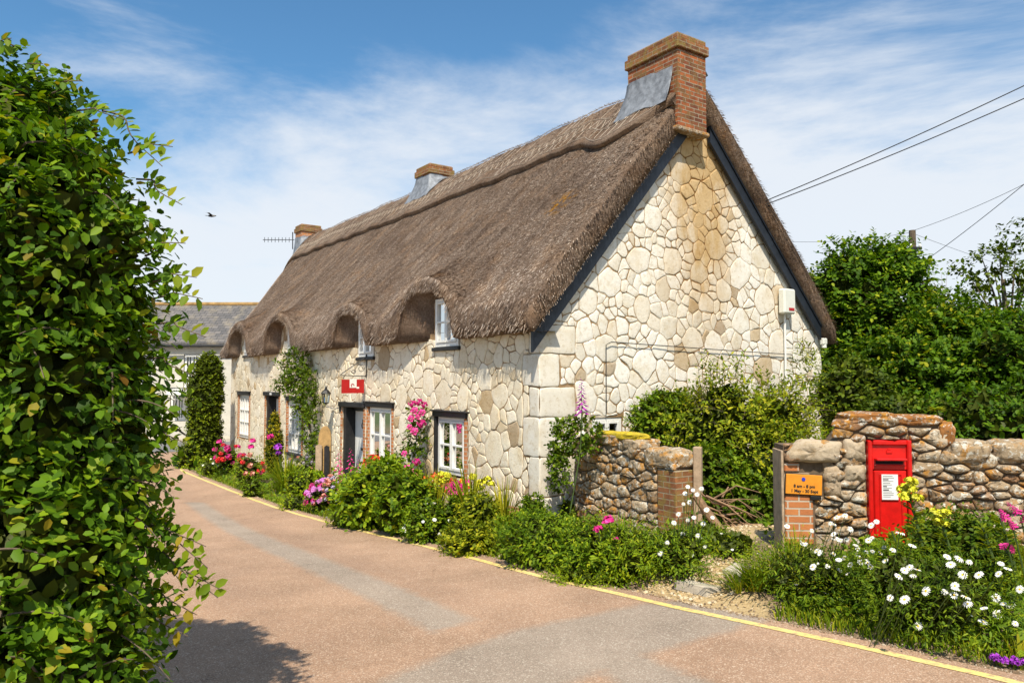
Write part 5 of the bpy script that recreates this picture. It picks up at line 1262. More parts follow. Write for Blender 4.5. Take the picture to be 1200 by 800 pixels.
tag(MB.build((lambda m: (m.bbox(-.055, .055, -.055, .055, -.3, .98, .012, fr=lambda x, y, z: (2.42 + x * .9 + y * .4, 9.85 + y * .9 - x * .4, z)), m)[1])(MB()), 'gate_post', M['old_wood'], org=(2.42, 9.85, -.25)), 'square weathered timber post at the end of the low stone wall', 'post')
# shed behind
sh = thing('brick_shed', 'small red-brown shed with a sloping lid behind the rear corner of the cottage', 'shed', at(978, 520, 17.4)[:2] + (-.2,))
SHF = lambda x, y, z: (7.35 + x, 17.3 - y, z); mb = MB(); mb.bbox(0, .62, -.9, 0, -.3, 1.75, .01, fr=SHF); mb.build('wall', M['brick_mossy'], sh, uv=True)
mb = MB(); mb.hexa([SHF(-.08, .1, 2.05), SHF(.72, .1, 1.78), SHF(.72, -1, 1.78), SHF(-.08, -1, 2.05), SHF(-.08, .1, 2.12), SHF(.72, .1, 1.85), SHF(.72, -1, 1.85), SHF(-.08, -1, 2.12)]); mb.build('roof', M['old_wood'], sh)
mb = MB(); mb.bbox(.08, .54, .001, .03, -.2, 1.5, .01, fr=SHF); mb.build('door', M['rust_post'], sh)
# pole and wires
pt = at(1069, 270, 20); pole = thing('utility_pole', 'tall slim timber utility pole rising through the trees', 'pole', (pt[0], pt[1], -.5))
mb = MB(); mb.tube([(pt[0], pt[1], -.8), (pt[0], pt[1], pt[2])], [.10, .085], 10); mb.build('post', M['bark'], pole)
mb = MB(); mb.bbox(-.16, .16, -.04, .04, pt[2] - .55, pt[2] - .47, .01, fr=lambda x, y, z: (pt[0] + x, pt[1] + y - .14, z)); mb.build('crossarm', M['dark_metal'], pole)
mb = MB()
for dx in (-.12, .12): mb.lathe((pt[0] + dx, pt[1] - .14, pt[2] - .47), [(.03, 0), (.035, .04), (.02, .08)], 8)
mb.build('insulator', M['plastic_white'], pole)
def wire(a, b, sag, r, label, group='overhead wires'):
    a, b = np.array(a), np.array(b); mb = MB(); mb.tube([a + (b - a) * t + np.array([0, 0, -sag * 4 * t * (1 - t)]) for t in [i / 24 for i in range(25)]], r, 5)
    tag(mb.build('overhead_wire', M['cable'], org=a), label, 'wire', group)
g0 = GF(5.05, .14, 4.95)
wire(at(886, 244, 14.5), at(1400, 24, 12.0), .10, .010, 'lower of the two thick black wires running from the gable up to the right')
wire(at(886, 240, 14.5), at(1400, 2, 12.0), .10, .010, 'upper of the two thick black wires running from the gable up to the right')
wire(at(1071, 270, 20), at(1400, 100, 14), .25, .006, 'thin wire climbing right from the top of the utility pole')
wire(at(1085, 305, 20), at(1400, 40, 13), .15, .008, 'single wire crossing the sky low behind the trees to the right edge')
wire(at(1069, 272, 20), at(925, 283, 24), .1, .005, 'faint wire running left from the pole towards the thatch')
wire(at(1071, 274, 20), at(1260, 335, 30), .1, .005, 'faint wire sloping down right from the pole behind the trees')
# wire bracket and coil on the verge
mb = MB(); c_ = np.array(at(884, 243, 14.48)); mb.tube([c_ + np.array([.14 * math.cos(t), -.03, .07 * math.sin(t) + .05 * math.cos(t)]) for t in [i * 2 * math.pi / 14 for i in range(15)]], .007, 5); mb.tube([c_ + np.array([-.1, 0, -.08]), c_ + np.array([.3, -.03, .03])], .012, 5)
tag(mb.build('wire_bracket', M['dark_metal'], org=c_), 'looped wire bracket fixed to the right verge of the gable', 'bracket')
# aerial on the far chimney
ap = at(345, 283, 29.5); ar = thing('tv_aerial', 'comb-like television aerial beside the farthest chimney', 'aerial', ap)
mb = MB(); mb.tube([at(343, 292, 29.5), at(343, 272, 29.5)], .02, 6); mb.build('mast', M['dark_metal'], ar)
mb = MB(); a, b = np.array(at(345, 281, 29.4)), np.array(at(308, 281, 29.0)); mb.tube([a, b], .014, 5)
for k in range(9): q = a + (b - a) * (k + .5) / 9; mb.tube([q + [0, 0, -.10 if k else -.28], q + [0, 0, .10 if k else .28]], .010, 4)
mb.build('element', M['dark_metal'], ar)
# bird
bp = np.array(at(248, 253, 25)); bi = thing('bird', 'tiny dark bird flying in the blue sky left of the roof', 'bird', bp)
mb = MB(); mb.lathe((0, 0, 0), [(.001, -.14), (.03, -.09), (.045, 0), (.03, .08), (.022, .12), (.004, .16)], 8)
mb2 = MB(); mb2.v = [(bp[0] + v[2], bp[1] + v[0], bp[2] + v[1]) for v in mb.v]; mb2.f = mb.f; mb2.m = mb.m
mb2.add([bp + v for v in np.array([(-.14, 0, .0), (-.24, .04, .01), (-.24, -.04, .01), (-.13, .0, .02)])], [(0, 1, 3), (0, 3, 2)]); mb2.build('body', M['dark_metal'], bi)
mb = MB()
for s_ in (1, -1): mb.add([bp + v for v in np.array([(.05, s_ * .02, .02), (-.05, s_ * .02, .02), (-.08, s_ * .2, .07), (.0, s_ * .18, .07), (-.10, s_ * .34, .03), (0, s_ * .1, .055)])], [(0, 1, 5), (1, 2, 5), (2, 3, 5), (3, 0, 5), (2, 4, 3)])
mb.build('wing', M['dark_metal'], bi)
# hanging sign, lantern, rustic post
hs = thing('hanging_sign', 'small crimson hanging sign with a cut white square on a scrolled iron bracket', 'sign', W(6.3, 0, 1.9))
S_ = 6.28; mb = MB(); mb.tube([W(S_, .03, 2.42), W(S_, .03, 1.9)], .013, 6); mb.tube([W(S_, .03, 2.36), W(S_, .62, 1.97)], .010, 6); mb.tube([W(S_, .03, 1.93), W(S_, .64, 1.95)], .010, 6)
def scroll(c, r, t0, turns=1.4):
    return [W(S_, c[0] + r * (1 - .55 * k / 20) * math.cos(t0 + turns * 2 * math.pi * k / 20), c[1] + r * (1 - .55 * k / 20) * math.sin(t0 + turns * 2 * math.pi * k / 20)) for k in range(21)]
for c, r, t0 in (((.15, 2.10), .085, 1.), ((.33, 2.03), .055, 2.)): mb.tube(scroll(c, r, t0), .007, 5)
mb.build('iron_bracket', M['dark_metal'], hs)
mb = MB(); mb.fbox(S_ - .012, S_ + .012, .08, .60, 1.56, 1.86, 0); sb_ = mb.build('signboard', M['sign_red'], hs)
mb = MB(); mb.fbox(S_ - .016, S_ - .0125, .26, .42, 1.68, 1.872, 0); mb.fbox(S_ - .016, S_ - .0125, .20, .26, 1.66, 1.70, 0); mb.build('white_square', M['white_paint'], sb_)
mb = MB(); mb.tube([W(S_ - .02, .36 - .04 * math.cos(t) * (1 - t / 8), 1.73 + .035 * math.sin(t)) for t in [i * .5 for i in range(9)]], .008, 5); mb.build('red_scroll', M['sign_red'], sb_)
for n_ in (.13, .55): mb = MB(); mb.tube([W(S_, n_, 1.86), W(S_, n_, 1.955)], .006, 5); mb.build('hanger', M['dark_metal'], hs)
ln = thing('wall_lantern', 'black coach lantern on a short arm left of the nearer door', 'lantern', W(7.85, .2, 1.5)); c_ = W(7.95, .30, 1.28)
mb = MB(); mb.tube([W(7.75, .0, 1.22), W(7.8, .12, 1.17), W(7.92, .30, 1.22), c_], .014, 6); mb.bbox(7.69, 7.81, .0, .03, 1.1, 1.32, .01); mb.build('arm', M['dark_metal'], ln)
mb = MB(); mb.lathe(c_, [(.03, 0), (.07, .02), (.075, .035)], 6); 
for k in range(6): a = k * math.pi / 3; mb.tube([(c_[0] + .068 * math.cos(a), c_[1] + .068 * math.sin(a), c_[2] + .03), (c_[0] + .10 * math.cos(a), c_[1] + .10 * math.sin(a), c_[2] + .24)], .007, 4)
mb.lathe(c_, [(.115, .24), (.125, .25), (.07, .32), (.03, .35), (.025, .39), (.008, .43)], 6); mb.build('lantern_cage', M['dark_metal'], ln)
mb = MB(); mb.lathe(c_, [(.06, .035), (.09, .24)], 6); mb.build('lantern_glass', M['glass'], ln)
rp0 = W(6.05, 1.1, zb(6) + .0); rpst = thing('garden_post', 'tan rounded timber post between two dark slats among flowers by the nearer door', 'post', rp0)
def board(x, y, z0, z1, w, t, mat, name, round_=False):
    p = np.array(rp0); mb = MB(); pts = [(-w, z0), (w, z0)]; K = 8
    if round_: pts += [(w * math.cos(a), z1 - w + w * 1.8 * math.sin(a)) for a in [math.pi * k / K for k in range(K + 1)]]
    else: pts += [(w, z1), (-w * .2, z1 + .03), (-w, z1)]
    f = [(p[0] + x + a, p[1] + y, p[2] + b) for a, b in pts]; bk = [(q[0], q[1] + t, q[2]) for q in f]; n = len(pts)
    mb.add(f + bk, [tuple(range(n)), tuple(range(n, 2 * n))[::-1]] + [(i, (i + 1) % n, n + (i + 1) % n, n + i) for i in range(n)]); mb.build(name, mat, rpst)
board(.02, .10, -.1, 1.42, .13, .06, simple('tan carved wood', (.42, .26, .10), .6, .3, 12, .4, 50), 'rounded_board', True)
board(-.08, 0, -.1, 1.12, .065, .05, M['old_wood'], 'slat'); board(.09, -.02, -.1, 1.10, .05, .05, M['black_wood'], 'slat')
# ------------------------------------------------------------------ garden beds
def bedbush(name, label, cat, u, v, ru, hv, n, per, length, lsize, mat, key=None, nf=0, fs=.04, group=None, tmpl=LEAF, tf=LEAFF, depth=None, coref=.75, tip=None, up=.5, amp=.14, ftop=False, lift=0):
    """a plant rooted where the bed shows it: u,v = foot, ru = half width, hv = height, in survey pixels"""
    g = gp(u, v); D = g[1]; r = ru / 880 * D; h = hv / 880 * D; rd = depth or min(r, .5)
    g = (g[0], g[1] + rd * .6, gz(g[0], g[1] + rd * .6))
    el = [((g[0], g[1], g[2] + h * .48), (r, rd, h * .52))]
    t = bush(name, label, cat, el, int(n * .8), per, length * 1.25, lsize, mat, group, tmpl, tf, base=g, coref=coref * .85, tipmat=tip, up=up + .2, amp=amp * 1.6)
    if n > 150:
        P, Nn = shell_pts(el, n // 8, .75, 1., zmin=g[2] + h * .35, amp=amp); LP, LD, LU, LS, tp_, cv = shoots(P, Nn * .4, 9, length * 2.4, lsize * .8, 1.4, .2, .5); leaves('foliage', LP, LD, LU, LS, tip or mat, t, tmpl, tf)
    if key:
        P, Nn = shell_pts(el, nf, .98, 1.08, zmin=g[2] + h * (.35 if not ftop else .6), front=lambda p, d: d[1] < .35, amp=amp)
        for p, d in zip(P, Nn): fl_dir(t, key if isinstance(key, str) else random.choice(key), p + np.array([0, 0, lift]), fs * random.uniform(.7, 1.25), d + np.array([0, -.4, .5]))
    return t
def spires(t, key, pts, D, L, name='flower_spike', lean=0):
    for (u, v, s_) in pts:
        top = np.array(at(u, v, D)); flower(t, key, top - np.array([0, 0, L * s_ * .8]), L * s_, (lean * random.uniform(-.4, .4), lean), name)
# far part, left to right
t = bedbush('valerian', 'red-flowered valerian against the wall beside the evergreen column', 'flower', 262, 560, 16, 38, 130, 6, .16, .07, M['leaf_bed'], ['pink', 'red'], 14, .075, tmpl=DIAM, tf=DIAMF)
for (u, v) in [(257, 518), (262, 522), (268, 533), (275, 537), (279, 524), (252, 527)]: flower(t, 'pink', at(u, v, 21.5), .09, name='flower')
t = bedbush('mixed_plant', 'low green border plant with scattered red blooms below the farthest window', 'flower', 287, 574, 18, 42, 150, 6, .15, .06, M['leaf_bright'], ['red', 'pink', 'peach'], 16, .06, tmpl=DIAM, tf=DIAMF)
for (u, v) in [(294, 524), (288, 541), (296, 517)]: flower(t, 'pink', at(u, v, 18.8), .09)
bedbush('green_plant', 'low leafy green plant at the road edge under the evergreen column', 'plant', 246, 560, 14, 22, 100, 6, .13, .06, M['leaf_bright'], 'daisy', 8, .03, tmpl=DIAM, tf=DIAMF)
cp = np.array(gp(301, 566)); cp = (cp[0], cp[1] + 1.3, gz(cp[0], cp[1] + 1.3)); h_c = (566 - 492) / 880 * (cp[1])
bush('dwarf_conifer', 'narrow golden-green dwarf conifer between the farthest window and door', 'conifer', [((cp[0], cp[1], cp[2] + h_c * .45), (.22, .22, h_c * .5)), ((cp[0], cp[1], cp[2] + h_c * .75), (.14, .14, h_c * .28))], 420, 6, .10, .055, M['conifer'], coref=.85, tmpl=SLIM, up=1.2, amp=.06)
bedbush('mounded_plant', 'small dark rounded plant at the road edge before the farthest door', 'plant', 292, 585, 11, 24, 140, 6, .10, .05, M['leaf_bed'], tmpl=DIAM, tf=DIAMF)
g = gp(326, 586); g = (g[0], g[1] + .5, gz(g[0], g[1] + .5)); t = thing('iris_clump', 'arching strap-leaved clump with one purple iris in front of the farthest door', 'plant', g)
spike_leaves(g, 190, .85, .013, .62, M['blade'], 'strap_leaf', t, bend=.7); spike_leaves(g, 26, 1.15, .012, .5, M['blade'], 'strap_leaf', t, bend=.4, lean=(-.6, 0))
mb = MB(); mb.tube([g, at(326, 530, g[1])], .008, 5); mb.build('stem', M['stem'], t); flower(t, 'purple', at(326, 524, g[1]), .10); flower(t, 'pink', at(317, 512, g[1] + .5), .09); flower(t, 'purple', at(326, 531, g[1]), .07)
bedbush('green_plant', 'fresh green spreading plant right of the strap-leaved clump', 'plant', 350, 590, 18, 36, 160, 6, .14, .07, M['leaf_bright'], tmpl=DIAM, tf=DIAMF)
bedbush('mounded_plant', 'bright low mound of leaves at the road edge below the strap-leaved clump', 'plant', 345, 600, 22, 16, 110, 6, .09, .05, M['leaf_bright'], tmpl=DIAM, tf=DIAMF)
bedbush('russet_plant', 'brownish pink fading plant under the climber window', 'flower', 350, 568, 22, 28, 140, 6, .12, .05, M['leaf_shrub'], ['peach', 'grey'], 14, .04, tmpl=DIAM, tf=DIAMF, depth=.4)
bedbush('leafy_plant', 'broad-leaved green plant between the climber and the geranium mound', 'plant', 370, 582, 20, 34, 110, 6, .16, .10, M['leaf_bright'], depth=.4)
bedbush('geranium', 'low mound of lilac pink geranium flowers by the road edge', 'flower', 373, 603, 17, 36, 150, 6, .12, .05, M['leaf_bed'], ['lilac', 'lilac', 'pink', 'peach'], 44, .05, tmpl=DIAM, tf=DIAMF)
bedbush('peach_mound', 'peach and grey flowering mound left of the nearer door', 'flower', 392, 600, 15, 40, 120, 6, .12, .05, M['leaf_bed'], ['peach', 'grey', 'peach'], 36, .042, tmpl=DIAM, tf=DIAMF)
bedbush('lavender', 'greyish lavender tuft at the road edge before the garden post', 'plant', 402, 620, 18, 32, 200, 6, .14, .045, M['leaf_shrub'], 'grey', 18, .022, tmpl=SLIM, up=1.)
t = thing('gladiolus', 'tall magenta gladioli standing around the rounded garden post', 'flower', gp(405, 600)); g = gp(405, 598)
spike_leaves((g[0], g[1] + .6, g[2]), 30, .9, .012, .3, M['blade'], 'strap_leaf', t, bend=.2)
spires(t, 'gladiolus', [(397, 530, 1), (400, 543, .9), (411, 528, 1), (421, 538, .9), (427, 545, .9), (418, 552, .8), (433, 552, .7)], g[1] + .5, .42)
# hydrangea-like big green shrub
bedbush('leafy_shrub', 'big bushy bright green shrub in front of the second window', 'shrub', 436, 622, 50, 76, 620, 7, .22, .11, M['leaf_bright'], depth=.75, tip=M['leaf_bed'], coref=.76, amp=.18, ftop=True)
bedbush('leafy_shrub', 'smaller deep green shrub hugging the road right of the big bright one', 'shrub', 470, 632, 34, 66, 330, 7, .20, .10, M['leaf_bed'], depth=.5, tip=M['leaf_bright'], amp=.18)
bedbush('mounded_plant', 'trailing yellow-green groundcover along the line below the bushy shrub', 'plant', 415, 622, 20, 30, 180, 6, .12, .06, M['leaf_bed'], tmpl=DIAM, tf=DIAMF)
tr = thing('planter', 'low russet brick-coloured trough against the wall near the cottage corner', 'planter', W(.6, .3, -.35))
mb = MB(); mb.bbox(.15, 1.15, .12, .16, -.5, -.12, .012); mb.bbox(.15, 1.15, .40, .44, -.5, -.12, .012); mb.bbox(.15, .19, .16, .40, -.5, -.12, .01); mb.bbox(1.11, 1.15, .16, .40, -.5, -.12, .01); mb.bbox(.12, 1.18, .435, .465, -.17, -.11, .01); mb.build('trough', M['terracotta'], tr)
mb = MB(); mb.fbox(.19, 1.11, .16, .40, -.5, -.15); mb.build('potting_soil', M['soil'], tr)
def basket(label, u, v, D, keys, sz=.16, n=26):
    c = np.array(at(u, v, D)); t = thing('flower_pot', label, 'pot', c, 'flower pots along the front wall'); mb = MB(); mb.lathe(c - [0, 0, sz], [(sz * .55, 0), (sz * .9, sz * .8), (sz, sz * .95), (sz * 1.05, sz)], 14); mb.build('pot', M['black_wood'], t)
    mb = MB(); mb.tube([c - [0, 0, sz], (c[0], c[1], gz(c[0], c[1]))], .03, 8); mb.build('stand', M['old_wood'], t)
    P, Nn = shell_pts([(tuple(c + [0, 0, .04]), (sz * 1.15, sz * 1.1, sz * .7))], 60, .8, 1.1, zmin=c[2] - .02); LP, LD, LU, LS, tp_, cv = shoots(P, Nn, 5, .1, .05); leaves('foliage', LP, LD, LU, LS, M['leaf_bed'], t, DIAM, DIAMF)
    P, Nn = shell_pts([(tuple(c + [0, 0, .06]), (sz * 1.2, sz * 1.1, sz * .8))], n, .95, 1.15, zmin=c[2] + .01)
    for p, d in zip(P, Nn): fl_dir(t, random.choice(keys), p, random.uniform(.035, .06), d)
basket('dark pot of orange flowers below the second window', 438, 548, 14.6, ['orange', 'orange', 'red'])
basket('dark pot of scarlet flowers left of the yellow bloom cluster', 512, 571, 12.9, ['red', 'orange', 'red'], .17, 30)
basket('dark pot of mixed red and orange flowers right of the yellow bloom cluster', 534, 576, 12.7, ['red', 'orange', 'yellow'], .16, 30)
# climbing rose
t = thing('climbing_rose', 'climbing rose with magenta blooms trained up the wall between two windows', 'rose', W(4.1, .4, -.6))
el = [E_(490, 487, 14.25, 11, 16, .16), E_(487, 512, 14.25, 11, 18, .16), E_(480, 540, 14.1, 18, 18, .25), E_(478, 562, 13.8, 24, 16, .3)]
P, Nn = shell_pts(el, 260, .7, 1.1); LP, LD, LU, LS, tp_, cv = shoots(P, Nn, 6, .16, .075); leaves('foliage', LP, LD, LU, LS, M['leaf_bed'], t)
mb = MB(); mb.tube([W(4.1, .25, -.6), at(482, 545, 14.2), at(488, 515, 14.3), at(490, 478, 14.3)], [.02, .016, .01, .005], 6); mb.tube([at(515, 590, 13.3), at(500, 545, 14.0), at(488, 522, 14.3)], [.014, .010, .006], 6); mb.build('stem', M['bark'], t)
for (u, v, s_) in [(483, 473, 1), (491, 471, 1), (497, 474, .9), (486, 481, 1.1), (495, 483, 1), (482, 490, 1), (490, 488, .8), (494, 496, 1.2), (486, 505, 1.1), (480, 500, .8), (474, 531, .8), (477, 548, 1), (488, 541, 1), (470, 556, 1), (482, 553, 1.1), (487, 558, 1.2), (476, 562, 1), (483, 566, 1.1), (473, 575, .9), (461, 563, .8), (467, 541, .7), (459, 557, .8)]:
    p = at(u, v, 13.95 if v < 520 else 13.6); fl_dir(t, random.choice(['rose', 'pink', 'rose']), p, .075 * s_, TOCAM(p) + np.array([0, 0, .4]))
# climber on the wall over window 3
t = thing('climber', 'dark leafy climber trained over the wall between the upper and lower far windows', 'climber', W(9.9, .1, -.7))
el = [E_(347, 425, 19.3, 20, 18, .16), E_(352, 445, 19.0, 24, 16, .16), E_(358, 470, 18.6, 17, 20, .16), E_(362, 500, 18.4, 11, 22, .14), E_(366, 530, 18.2, 7, 18, .12), E_(332, 447, 19.8, 12, 10, .12)]
P, Nn = shell_pts(el, 950, .5, 1.08, amp=.18); LP, LD, LU, LS, tp_, cv = shoots(P, Nn, 6, .2, .085); leaves('foliage', LP, LD, LU, LS, [M['leaf_bed'], M['leaf_dark']], t, DIAM, DIAMF, mi=(rng.random(len(LP)) < .5).astype(int))
mb = MB(); mb.tube([at(367, 575, 18.0), at(366, 520, 18.3), at(358, 470, 18.8), at(350, 420, 19.3)], [.03, .026, .018, .008], 6); mb.tube([at(363, 500, 18.5), at(345, 470, 19.1), at(335, 445, 19.6)], [.015, .010, .006], 5); mb.build('stem', M['bark'], t)
# near bed: strap leaves, groundcover, yellow spurge, peony
for (u, v, n_, L_, lab, m_) in [(505, 630, 80, 1.0, 'upright iris leaves left of the yellow and magenta flowers', 'blade_dry'), (548, 634, 90, 1.0, 'yellowing strap leaves leaning across the bed in front of the near window', 'blade_dry'), (590, 636, 60, .85, 'thin leaning strap leaves beside the bare masonry patch', 'blade_dry'), (735, 668, 80, .55, 'pale arching grassy clump before the low stone wall', 'blade')]:
    g = gp(u, v); g = (g[0], g[1] + .5, gz(g[0], g[1] + .5)); t = thing('strap_plant', lab, 'plant', g); spike_leaves(g, n_, L_, .013, .45, M[m_], 'strap_leaf', t, bend=.5, lean=(-.25, -.1))
bedbush('green_plant', 'mixed green foliage dotted with small white daisies left of the strap leaves', 'plant', 500, 640, 30, 42, 330, 6, .15, .065, M['leaf_bed'], 'daisy', 12, .032, depth=.45, tip=M['leaf_bright'])
bedbush('green_plant', 'yellow-green filler foliage in front of the yellowing strap leaves', 'plant', 548, 655, 34, 36, 330, 6, .14, .06, M['leaf_shrub'], depth=.45)
t = bedbush('spurge', 'acid yellow spurge heads among pots below the near window', 'flower', 558, 640, 22, 60, 190, 6, .16, .07, M['leaf_shrub'], depth=.4)
for (u, v) in [(517, 556), (524, 558), (521, 563), (565, 566), (571, 562), (575, 568), (562, 572), (554, 560), (515, 566)]: flower(t, 'yellow', at(u, v, 11.9), .10 * random.uniform(.7, 1.1))
t = bedbush('peony', 'crimson magenta peony blooms hanging below the near window', 'flower', 538, 630, 16, 46, 120, 6, .16, .08, M['leaf_bed'], depth=.3)
for (u, v, s_) in [(534, 568, 1), (540, 572, 1.1), (536, 578, 1.2), (543, 580, 1), (538, 586, .9), (532, 573, 1), (524, 571, .9), (527, 577, .8), (549, 565, .7)]: flower(t, 'pink', at(u, v, 11.8), .085 * s_)
bedbush('creeping_shrub', 'dense dark green low shrub below the masonry patch at the cottage corner', 'shrub', 640, 668, 58, 44, 700, 7, .16, .065, M['leaf_bed'], depth=.7, tip=M['leaf_bright'], tmpl=SLIM * np.array([1, 1.6, 1]), amp=.18)
bedbush('creeping_shrub', 'leafy green low shrub between the dark shrub and the grassy clump', 'shrub', 700, 680, 42, 48, 500, 7, .16, .065, M['leaf_bed'], depth=.6, tip=M['leaf_bright'], tmpl=SLIM * np.array([1, 1.5, 1]), amp=.18)
bedbush('upright_plant', 'small upright bushy plant against the corner quoins', 'plant', 624, 622, 14, 38, 120, 6, .12, .06, M['leaf_bed'], depth=.25)
t = bedbush('green_plant', 'bright green bushy plant with two crimson blooms before the low wall', 'plant', 752, 684, 48, 50, 620, 6, .16, .055, M['leaf_bright'], depth=.55, tmpl=SLIM, tip=M['leaf_bed'], amp=.2)
for (u, v, s_) in [(713, 610, 1.2), (701, 620, 1), (722, 632, .6), (710, 612, .8)]: flower(t, 'pink', at(u, v, 7.5), .05 * s_)
mb = MB(); mb.tube([at(713, 612, 7.52), at(722, 660, 7.5)], .005, 5); mb.tube([at(701, 622, 7.52), at(712, 665, 7.5)], .005, 5); mb.build('stem', M['stem'], t)
t = bedbush('daisy_clump', 'leafy clump with tall white daisies at the foot of the timber post', 'flower', 800, 682, 38, 56, 420, 6, .16, .05, M['leaf_bed'], depth=.45, tmpl=SLIM, tip=M['leaf_bright'])
dz = [(806, 570), (812, 574), (817, 579), (801, 590), (808, 588), (822, 572), (795, 602), (806, 609), (813, 606), (824, 613), (828, 597), (800, 625), (790, 612), (818, 627), (782, 635), (797, 643), (826, 640), (811, 650), (774, 648), (790, 660), (835, 606), (803, 578)]
mb = MB()
for (u, v) in dz:
    p = at(u, v, 7.15 + random.uniform(-.1, .15)); fl_dir(t, random.choice(['daisy', 'daisy2']), p, .025 * random.uniform(.8, 1.2), TOCAM(p) + np.array([random.uniform(-.4, .4), -.1, .8])); q = gp(u + (800 - u) * .5, 676); mb.tube([p, ((p[0] + q[0]) / 2, (p[1] + .1 + q[1]) / 2, (p[2] + q[2]) / 2), (q[0], q[1] + .4, q[2])], .003, 4, cap=False)
mb.build('stem', M['stem'], t)
bedbush('edging_plant', 'ragged bright groundcover along the line before the white daisies', 'plant', 700, 690, 60, 18, 300, 5, .09, .045, M['leaf_bright'], depth=.3, tmpl=SLIM)
# foxglove and ivy at the cottage corner
t = bedbush('foxglove', 'tall purple foxglove rising from rough leaves at the cottage corner', 'flower', 668, 612, 8, 20, 30, 5, .14, .08, M['leaf_bed'], depth=.2)
el = [E_(682, 510, 10.9, 20, 22, .2), E_(660, 520, 11.0, 14, 22, .15), E_(655, 550, 10.8, 10, 30, .14), E_(665, 500, 11.0, 16, 12, .15)]
P, Nn = shell_pts(el, 330, .6, 1.1); LP, LD, LU, LS, tp_, cv = shoots(P, Nn, 6, .16, .07); leaves('foliage', LP, LD, LU, LS, [M['leaf_bed'], M['leaf_dark']], t, mi=(rng.random(len(LP)) < .5).astype(int))
p = np.array(at(682, 482, 10.8)); flower(t, 'foxglove', p, .50, (0, .02), 'flower_spike'); mb = MB(); mb.tube([at(668, 600, 10.8), at(680, 530, 10.8), p], .010, 5); mb.build('stem', M['stem'], t)
# right bed
t = bedbush('daisy_clump', 'broad drift of small white daisies in front of the wall, left of the letter box', 'flower', 965, 722, 58, 66, 480, 6, .16, .045, M['leaf_bed'], depth=.55, tmpl=SLIM, tip=M['leaf_shrub'], coref=.6)
def daisies(t, pts, D, size, vroot):
    mb = MB()
    for (u, v) in pts:
        p = at(u, v, D + random.uniform(-.2, .2)); fl_dir(t, random.choice(['daisy', 'daisy', 'daisy2']), p, size * random.uniform(.75, 1.2), TOCAM(p) * .7 + np.array([random.uniform(-.9, .9), random.uniform(-.4, .6), random.uniform(.2, 1.5)]))
        q = (p[0] + random.uniform(-.08, .08), p[1] + .42, gz(p[0], p[1] + .4)); mb.tube([p, ((p[0] + q[0]) / 2, p[1] + .12, p[2] * .7 + q[2] * .3), q], .003, 4, cap=False)
    mb.build('stem', M['stem'], t)
dl = [(rng.normal(985, 34), rng.normal(638, 26)) for _ in range(62)]; dl = [(u, v) for u, v in dl if 922 < u < 1060 and 600 + abs(u - 995) * .15 < v < 700]
daisies(t, dl, 6.25, .026, 720)
dr_ = [(1055, 624), (1069, 639), (1060, 668), (1066, 664), (1075, 667), (1070, 674), (1053, 675), (1110, 652), (1114, 661), (1124, 654), (1136, 658), (1128, 673), (1147, 673), (1119, 686), (1107, 693), (1120, 690), (1118, 697), (1132, 699), (1134, 707), (1108, 692), (1153, 712), (1136, 720), (1152, 728), (1167, 700), (1176, 707), (1184, 708), (1169, 719), (1173, 660), (1181, 666), (1170, 672), (1076, 733), (1043, 700), (1060, 702), (1085, 692), (1195, 690), (1190, 730)]
t = bedbush('daisy_clump', 'drift of larger white oxeye daisies at the right edge of the bed', 'flower', 1130, 765, 88, 96, 900, 6, .17, .045, M['leaf_bed'], depth=.7, tmpl=SLIM, tip=M['leaf_dark'], coref=.66)
daisies(t, dr_, 5.15, .031, 760)
bedbush('leafy_shrub', 'dark glossy low shrub against the lichened wall right of the letter box', 'shrub', 1150, 690, 62, 74, 650, 6, .14, .055, M['leaf_bed'], depth=.4, tip=M['leaf_dark'])
bedbush('leafy_shrub', 'dark feathery plant behind the daisies at the bottom of the letter box', 'shrub', 1035, 715, 36, 36, 320, 6, .16, .05, M['leaf_bed'], depth=.4, tmpl=SLIM)
def spurge(label, u, vt, vb, D, head, hs, n=150):
    D -= .75
    t = thing('spurge', label, 'flower', (at(u, vb, D)[0], D, gz(at(u, vb, D)[0], D)), 'tall spurges in front of the wall'); a, b = np.array(at(u, vt, D)), np.array((at(u + 22, vb, D)[0], D, gz(at(u, vb, D)[0], D)))
    mb = MB(); mb.tube([b, (a + b) / 2 + [.03, 0, 0], a], [.014, .012, .008], 6); mb.build('stem', M['stem'], t)
    P = []; Dd = []; U = []
    for k in range(n):
        f = rng.random() ** .8 * .75; q = a + (b - a) * f; an = k * 2.4; d = np.array([math.cos(an), math.sin(an), .55 - f * .9]); P.append(q); Dd.append(d); U.append([0, 0, 1.])
    leaves('foliage', P, Dd, U, rng.uniform(.07, .11, n), M['leaf_shrub'], t, SLIM * np.array([1, .8, 1]))
    if head:
        for k in range(16): an = k * 2.4; flower(t, 'yellow', a + np.array([math.cos(an) * hs * .45 * (k / 16) ** .5, math.sin(an) * hs * .45 * (k / 16) ** .5, hs * random.uniform(-.2, .7)]), hs * .26, name='flower_head')
spurge('tall spurge with a big acid yellow head against the letter box edge', 1066, 580, 690, 6.9, True, .17)
spurge('shorter spurge with a lemon yellow head right of the tallest one', 1103, 612, 700, 6.8, True, .13, 110)
spurge('flowerless spurge rosette standing left of the magenta spikes', 1152, 618, 705, 6.6, False, .1, 130)
spurge('second flowerless spurge rosette, nearest the magenta spikes', 1172, 606, 700, 6.7, False, .1, 120)
spurge('small spurge tuft right under the letter box', 1045, 622, 690, 6.9, False, .1, 90)
t = thing('valerian', 'magenta flower spikes leaning in from the right edge of the bed', 'flower', (4.35, 6.2, 0)); g = gp(1195, 700)
